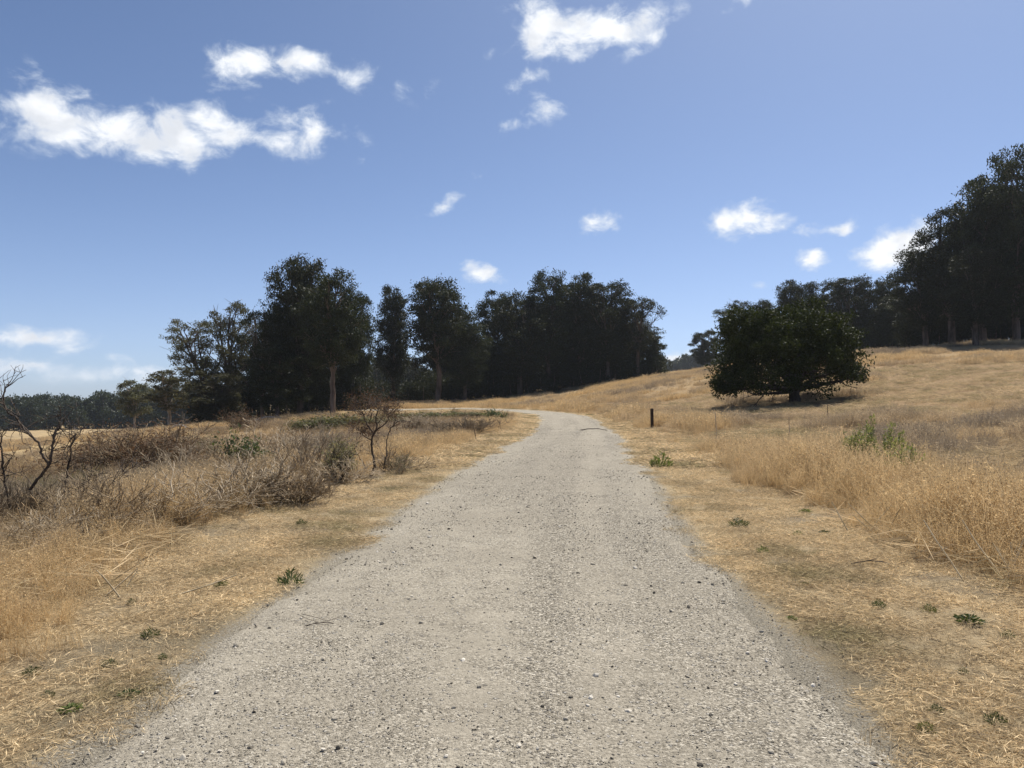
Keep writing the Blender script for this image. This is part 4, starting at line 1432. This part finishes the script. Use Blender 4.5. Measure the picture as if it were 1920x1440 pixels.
def twisted():
    g = np.random.default_rng(405)
    p = seen_ground(80, 1000)
    k = p.y / F
    limbs = []

    def L(pts, r, kids=5, e=.5):
        kids, r = kids * 3, r * .85
        tb = Tubes()
        limbs.append(tb)
        q = np.array([((x - 80) * k, dy_, (1000 - y) * k) for x, y, dy_ in pts])
        n = 4 * len(q)
        t = np.linspace(0, len(q) - 1, n)
        q2 = np.stack([np.interp(t, np.arange(len(q)), q[:, c]) for c in range(3)], 1) + g.normal(0, .007, (n, 3))
        tb.add(q2, np.linspace(r, r * e, n), 6)
        for i in range(kids):
            j = g.integers(n // 3, n)
            d = unit(q2[j] - q2[j - 2] + g.normal(size=3) * .02)
            ee = q2[j] + unit(d + g.normal(size=3) * .7) * g.uniform(.12, .4)
            pp = limb_pts(q2[j], ee, g, 5, .02, .2)
            tb.add(pp, np.linspace(.007, .0028, 5), 3)
            for z_ in range(2):
                tb.add(limb_pts(pp[3], pp[3] + unit(d + g.normal(size=3) * .8) * g.uniform(.08, .2), g, 3, 0, .2), np.linspace(.004, .002, 3), 3)
    L([(70, 1010, 0), (58, 960, 0), (52, 920, .05), (75, 890, .05), (92, 872, 0), (98, 845, 0), (100, 825, 0), (102, 805, .05)], .03, 4)
    L([(92, 872, 0), (82, 850, -.05), (78, 832, -.05), (60, 810, -.1), (40, 785, -.12), (22, 765, -.15), (20, 745, -.15), (26, 725, -.15)], .02, 9)
    L([(20, 750, -.15), (8, 745, -.18), (0, 752, -.2)], .008, 3)
    L([(100, 830, 0), (95, 815, .05), (108, 800, .05), (104, 780, .1)], .012, 5)
    L([(80, 1005, .1), (95, 960, .1), (110, 920, .15), (112, 880, .2), (118, 840, .2), (122, 815, .25)], .02, 8)
    L([(90, 1000, .15), (118, 955, .2), (145, 915, .25), (150, 890, .3)], .014, 7)
    L([(40, 1000, -.1), (30, 940, -.15), (24, 890, -.2), (25, 860, -.2), (20, 835, -.2), (22, 815, -.2)], .018, 8)
    L([(100, 1000, .2), (150, 950, .3), (195, 900, .35), (228, 875, .4)], .012, 7)
    L([(60, 985, 0), (120, 985, -.2), (180, 965, -.3), (230, 945, -.3)], .011, 6)
    L([(60, 1010, -.2), (20, 985, -.25), (-20, 930, -.3), (-30, 880, -.3)], .02, 6)
    r = tag(root('twisted_shrub', p), 'dead twisted dark shrub with crooked bare limbs at the left edge', 'shrub', 'dry shrubs beside the trail')
    for t_ in limbs:
        obj('limb', t_.mesh('twisted_limb'), M['dark_twig'], r)


skeletal()
twisted()

# the tangle between the shrubs
BR = []
for i in range(4):
    me_, _t = twig_mesh('brush_sprig', 500 + i, 7, .7, .9, .006, 2, 3, .0024, .22, .4)
    me_.materials.append(M['brush'])
    BR.append(obj('brush_sprig', me_, M['brush'], link=False))
for i in range(2):
    BR.append(proto('brush_tuft', *blades(40, .22, .2, .55, .006, .6, 3, 2, g, .02, .006), M['brush']))


def lay_brush():
    X, Y, SC, T = [], [], [], []
    for y0, y1, dn in [(6, 16, 12), (16, 34, 5.5), (34, 85, 1.4)]:
        x, y = band(y0, y1, dn)
        pd, sd = path_dist(x, y)
        st = stand(x, y, pd, sd)
        k = (sd < 0) & (st > .1) & (x > -26) & (rng.uniform(size=len(x)) < .3 + sstep(.35, .6, fbm(x * .3, y * .3, 131)))
        k &= ~((y > 17) & (pd < 2.0))
        k &= ~((y < 8) & (pd < 3.2))
        x, y, st = x[k], y[k], st[k]
        X.append(x)
        Y.append(y)
        SC.append(rng.uniform(.45, 1.0, len(x)) * (.5 + .5 * sstep(0, 1, st)) * np.where(y > 34, 1.3, 1))
        T.append(np.clip(.2 + (fbm(x * .22, y * .22, 141) - .4) * 1.3 + rng.normal(0, .15, len(x)), 0, 1))
    X, Y, SC, T = map(np.concatenate, (X, Y, SC, T))
    scatter('undergrowth', np.stack([X, Y, H(X, Y)], 1), turns(len(X), .1), np.stack([SC] * 3, 1), rng.integers(0, 6, len(X)), T, BR,
            'tangled dry brush and weeds between the left shrubs', 'brush', M['brush'])
    print('brush', len(X))


lay_brush()

# olive rushes in the damp hollow
RU = [proto('rush_tuft', *blades(40, .25, .25, .6, .011, .35, 3, 0, g), M['green_grass']) for _ in range(3)]
x, y = band(8, 24, 10)
k = (np.exp(-(((x + 9.5) / 3.2) ** 2 + ((y - 14.5) / 2.8) ** 2)) > rng.uniform(.25, .95, len(x)))
k |= (np.exp(-(((x - 4.4) / .5) ** 2 + ((y - 6.6) / .8) ** 2)) > rng.uniform(.3, .95, len(x)))
x, y = x[k], y[k]
sc_ = np.where(x > 0, .22, .9) * rng.uniform(.7, 1.2, len(x))
scatter('rushes', np.stack([x, y, H(x, y)], 1), turns(len(x), .1), np.stack([sc_] * 3, 1), rng.integers(0, 3, len(x)), rng.uniform(0, .8, len(x)), RU,
        'olive green rushes in the hollow behind the dead twisted shrub', 'rushes', M['green_grass'])


# green bush in the grass on the right
def grass_bush(px, py, hpx, wpx, label, seed, nl):
    p = seen_ground(px, py)
    g = np.random.default_rng(seed)
    k = p.y / F
    h, w = hpx * k, wpx * k
    tb = Tubes()
    P, A = [], []
    for i in range(60):
        a = g.uniform(0, 6.28)
        e = np.array([math.cos(a) * w * .5 * math.sqrt(g.uniform()), math.sin(a) * w * .5 * math.sqrt(g.uniform()), 0])
        e[2] = h * math.sqrt(max(.1, 1 - (np.linalg.norm(e[:2]) / (w * .55)) ** 2)) * g.uniform(.75, 1.05)
        pts = limb_pts(e * np.array([.25, .25, 0]) - np.array([0, 0, .03]), e, g, 6, 0, .08)
        tb.add(pts, np.linspace(.007, .003, 6), 3)
        t = g.uniform(.25, 1, nl // 60)
        P.append(np.stack([np.interp(t, np.linspace(0, 1, 6), pts[:, c]) for c in range(3)], 1) + g.normal(0, .03, (nl // 60, 3)))
        A.append(unit(g.normal(size=(nl // 60, 3)) * .6 + unit(e) * .9))
    v, q = leaf_quads(np.vstack(P), np.vstack(A), .085 * g.uniform(.6, 1.4, len(np.vstack(P))), .02, g)
    r = tag(root('green_bush', p), label, 'shrub', 'green bushes in the golden grass')
    obj('branches', tb.mesh('bush_stems'), M['brown_twig'], r)
    obj('foliage', mesh_from('foliage', v, q), M['green_bush'], r)


grass_bush(1640, 893, 108, 135, 'larger pale green bush standing in the golden grass', 61, 4200)
grass_bush(1698, 915, 88, 84, 'smaller paler bush beside the larger green one in the grass', 62, 1500)


# ------------------------------------------------------------------ post, stakes, logs, stalks
def wooden_post():
    p = seen_ground(1223, 804)
    k = p.y / F
    w, h = 4.6 * k, 38 * k
    import bmesh
    bm = bmesh.new()
    bmesh.ops.create_cube(bm, size=1)
    for v in bm.verts:
        v.co = Vector((v.co.x * w, v.co.y * w, (v.co.z + .5) * (h + .3) - .3))
    bmesh.ops.bevel(bm, geom=bm.edges[:], offset=w * .09, segments=2, affect='EDGES')
    me = bpy.data.meshes.new('post')
    bm.to_mesh(me)
    bm.free()
    o = tag(obj('wooden_post', me, M['post']), 'short dark wooden post at the edge of the right verge', 'post')
    o.location = p
    o.rotation_euler = (.0, -.025, .4)


wooden_post()


def stake(px, py, hpx, label, lean, mat='brown_twig'):
    p = seen_ground(px, py)
    k = p.y / F
    g = np.random.default_rng(int(px))
    tb = Tubes()
    h = hpx * k
    pts = limb_pts((0, 0, -.1), (lean * h, .02, h), g, 7, 0, .03)
    tb.add(pts, np.linspace(.016, .011, 7), 5)
    for q in range(4):
        j = g.integers(3, 7)
        tb.add(limb_pts(pts[j], pts[j] + unit(g.normal(size=3) + np.array([0, 0, .8])) * g.uniform(.06, .16), g, 3), [.006, .004, .002], 3)
    tag(obj('dry_stake', tb.mesh('stake'), M[mat]), label, 'stake', 'thin dry stalks in the grass').location = p


stake(1345, 832, 58, 'thin pale stake at the grass edge right of the post', -.06, 'dead_twig')
stake(1482, 838, 56, 'thin grey stake in the grass below the oak', -.04, 'dead_twig')
stake(1553, 800, 40, 'short dark stake right of the oak shadow', -.03, 'dark_twig')
stake(894, 826, 30, 'dark stub of a dead stem inside the bend', -.25, 'dark_twig')


def log(px, py, wpx, label, rz, r0=.13, bend=.12, seed=1):
    p = seen_ground(px, py)
    g = np.random.default_rng(seed)
    L = wpx * p.y / F
    tb = Tubes()
    pts = limb_pts((-L / 2, 0, .12), (L / 2, 0, .2), g, 8, bend, .06)
    tb.add(pts, np.linspace(r0, r0 * .5, 8), 7)
    for q in range(4):
        j = g.integers(2, 8)
        tb.add(limb_pts(pts[j], pts[j] + unit(g.normal(size=3) + np.array([.3, 0, .6])) * g.uniform(.4, 1.1), g, 4), np.linspace(r0 * .4, .02, 4), 4)
    o = tag(obj('fallen_log', tb.mesh('log'), M['log']), label, 'log', 'bleached fallen branches')
    o.location = p
    o.rotation_euler = (0, 0, rz)


log(505, 790, 48, 'bleached branches lying at the foot of the left grove', .2, .11, .1, 1)
log(478, 793, 30, 'shorter bleached branch left of the pile below the left grove', -.5, .08, .1, 5)
log(336, 807, 34, 'pale curved fallen branch on the low field, right one', .15, .1, .2, 2)
log(190, 812, 30, 'pale fallen trunk far out on the low field', 0, .14, .05, 3)


def stalks(px, py, n, hpx, label, seed, spread=.5):
    p = seen_ground(px, py)
    g = np.random.default_rng(seed)
    tb = Tubes()
    for i in range(n):
        h = hpx * p.y / F * g.uniform(.6, 1.1)
        b = np.array([g.normal() * .16, g.normal() * .12, -.02])
        tb.add(limb_pts(b, b + np.array([g.normal() * spread * h, g.normal() * spread * .5 * h, h]), g, 4, 0, .03), np.linspace(.008, .004, 4), 4)
    tag(obj('straw_stalks', tb.mesh('stalks'), M['straw_stalk']), label, 'stalks', 'pale broken stalks at the grass edge').location = p


stalks(1885, 1090, 9, 105, 'largest bunch of pale broken stalks, by the right edge', 71, .55)
stalks(1655, 1000, 6, 60, 'bunch of pale broken stalks leaning out of the grass edge', 72, .7)
stalks(1450, 900, 5, 40, 'small bunch of bent straw curling at the grass edge, farthest one', 73, .8)
stalks(205, 1120, 5, 55, 'scattered pale stalks lying in the left golden grass', 74, 1.6)


def stick(px, py, L, label, rz, r0=.009, seed=3):
    p = seen_ground(px, py)
    g = np.random.default_rng(seed)
    tb = Tubes()
    pts = limb_pts((-L / 2, 0, .015), (L / 2, 0, .012), g, 9, .09, .1)
    tb.add(pts, np.linspace(r0, r0 * .45, 9), 5)
    for q in range(4):
        j = g.integers(2, 8)
        tb.add(limb_pts(pts[j], pts[j] + np.array([g.normal() * .12, g.normal() * .12, .04]), g, 3), np.linspace(r0 * .4, .002, 3), 3)
    o = tag(obj('fallen_stick', tb.mesh('stick'), M['dark_twig']), label, 'stick')
    o.location = p
    o.rotation_euler = (0, 0, rz)


stick(200, 1035, 1.1, 'long thin dark stick arching over the left straw verge', .1, .01, 3)
stick(1640, 1064, .42, 'short dark twig lying on the right straw verge', -.25, .006, 4)
stick(1113, 808, 1.5, 'thin dark mark on the gravel far along the trail', .1, .03, 6)  # dark mark on the gravel, modelled as a thin forked tube
stick(600, 1180, .25, 'tiny twig on the gravel near the left edge', .3, .004, 8)


# ------------------------------------------------------------------ weeds on the verges
def weed_meshes(seed, kind):
    g = np.random.default_rng(seed)
    if kind == 'rosette':
        n = 130
        a = g.uniform(0, 6.28, n)
        rr = g.uniform(.02, .11, n)
        P = np.stack([np.cos(a) * rr, np.sin(a) * rr, .02 + .05 * g.uniform(size=n) * (1 - rr / .14)], 1)
        A = unit(np.stack([np.cos(a), np.sin(a), g.uniform(-.1, .8, n)], 1))
        return leaf_quads(P, A, g.uniform(.025, .055, n), g.uniform(.012, .022, n), g)
    n = 190
    a = g.uniform(0, 6.28, n)
    rr = .1 * np.sqrt(g.uniform(size=n))
    P = np.stack([np.cos(a) * rr, np.sin(a) * rr, g.uniform(.01, .13, n) * (1 - rr / .16)], 1)
    A = unit(np.stack([np.cos(a) * .7, np.sin(a) * .7, g.uniform(.1, 1.2, n)], 1))
    return leaf_quads(P, A, g.uniform(.025, .055, n), g.uniform(.006, .013, n), g)


WM = {'rosette': [mesh_from('weed', *weed_meshes(801 + i, 'rosette')) for i in range(3)], 'spiky': [mesh_from('weed', *weed_meshes(821 + i, 'spiky')) for i in range(3)]}
for i, (px, py, wpx, kind, mat, lab) in enumerate([
        (240, 1308, 52, 'rosette', 'dark_weed_leaf', 'dark green leafy weed nearest the gravel at lower left'),
        (132, 1336, 50, 'rosette', 'weed_leaf', 'bright green weed left of the dark leafy one'),
        (282, 1198, 40, 'spiky', 'shrub_leaf', 'grey-green weed tuft on the left verge above the dark leafy one'),
        (205, 1254, 40, 'spiky', 'shrub_leaf', 'straggly grey weed between two greener ones on the left verge'),
        (247, 1134, 22, 'spiky', 'dark_weed_leaf', 'tiny dark weed high on the left straw verge'),
        (60, 1268, 45, 'spiky', 'shrub_leaf', 'grey-green weed at the foot of the left golden grass'),
        (305, 1238, 22, 'spiky', 'dark_weed_leaf', 'small upright weed right of the straggly grey one'),
        (90, 1312, 30, 'spiky', 'shrub_leaf', 'dull weed left of the bright green one'),
        (545, 1098, 60, 'spiky', 'shrub_leaf', 'low weed patch at the left gravel edge, halfway up'),
        (415, 1100, 34, 'rosette', 'weed_leaf', 'small green weed on the left straw, right of the tiny dark one'),
        (565, 985, 26, 'spiky', 'dark_weed_leaf', 'dark weed farthest up the left straw verge'),
        (1818, 1170, 58, 'rosette', 'dark_weed_leaf', 'largest dark green weed on the right verge'),
        (1648, 1142, 30, 'spiky', 'dark_weed_leaf', 'small dark weed left of the largest one on the right verge'),
        (1742, 1148, 34, 'spiky', 'weed_leaf', 'yellow-green weed just left of the largest dark one'),
        (1510, 962, 28, 'rosette', 'weed_leaf', 'bright green weed midway along the right verge'),
        (1547, 1003, 26, 'rosette', 'dark_weed_leaf', 'dark flat weed below the bright green one midway'),
        (1496, 1004, 22, 'spiky', 'weed_leaf', 'small green weed left of the dark flat one'),
        (1514, 1098, 22, 'rosette', 'weed_leaf', 'compact green weed alone on the pale straw of the right verge'),
        (1485, 1162, 24, 'rosette', 'weed_leaf', 'green weed nearest the right gravel edge'),
        (1755, 1334, 34, 'spiky', 'dark_weed_leaf', 'dark weed near the gravel at lower right'),
        (1866, 1362, 46, 'spiky', 'dark_weed_leaf', 'spiky weed lowest by the right edge'),
        (1736, 1374, 46, 'spiky', 'weed_leaf', 'flat green weed among spilled pebbles at lower right'),
        (1806, 1266, 22, 'spiky', 'dark_weed_leaf', 'small dark weed below the largest one at right'),
        (1430, 1038, 30, 'spiky', 'weed_leaf', 'grey-green weed at the gravel edge left of the compact one'),
        (1385, 988, 45, 'spiky', 'shrub_leaf', 'dull green weed patch on the far right verge'),
        (1240, 876, 50, 'spiky', 'weed_leaf', 'green weed patch at the right gravel edge below the post'),
        (1890, 1200, 30, 'spiky', 'shrub_leaf', 'grey weed right of the largest dark one')]):
    p = seen_ground(px, py)
    me = WM[kind][i % 3]
    s_ = wpx / F * p.y / .24
    o = obj('weed', me, M[mat])
    if len(o.material_slots):
        o.material_slots[0].link = 'OBJECT'
        o.material_slots[0].material = M[mat]
    o.location = p
    o.scale = (s_, s_, s_ * rng.uniform(.8, 1.2))
    o.rotation_euler = (0, 0, rng.uniform(0, 6.28))
    tag(o, lab, 'weed', 'green weeds on the mown verges')

# ------------------------------------------------------------------ the air
HAZE = 0.00013
if HAZE:
    import bmesh
    bm = bmesh.new()
    bmesh.ops.create_cube(bm, size=1)
    for v in bm.verts:
        v.co = Vector((v.co.x * 1760, v.co.y * 1360 + 360, -40 if v.co.z < 0 else 95))
    me = bpy.data.meshes.new('haze')
    bm.to_mesh(me)
    bm.free()
    m, nt, out = new_mat('haze')
    pv = nt.new('ShaderNodeVolumePrincipled')
    pv.inputs['Color'].default_value = (.86, .92, 1.0, 1)
    pv.inputs['Density'].default_value = HAZE
    pv.inputs['Anisotropy'].default_value = .3
    nt.l.new(pv.outputs[0], out.inputs['Volume'])
    tag(obj('haze', me, m), 'thin bluish haze in the far air', kind='stuff')
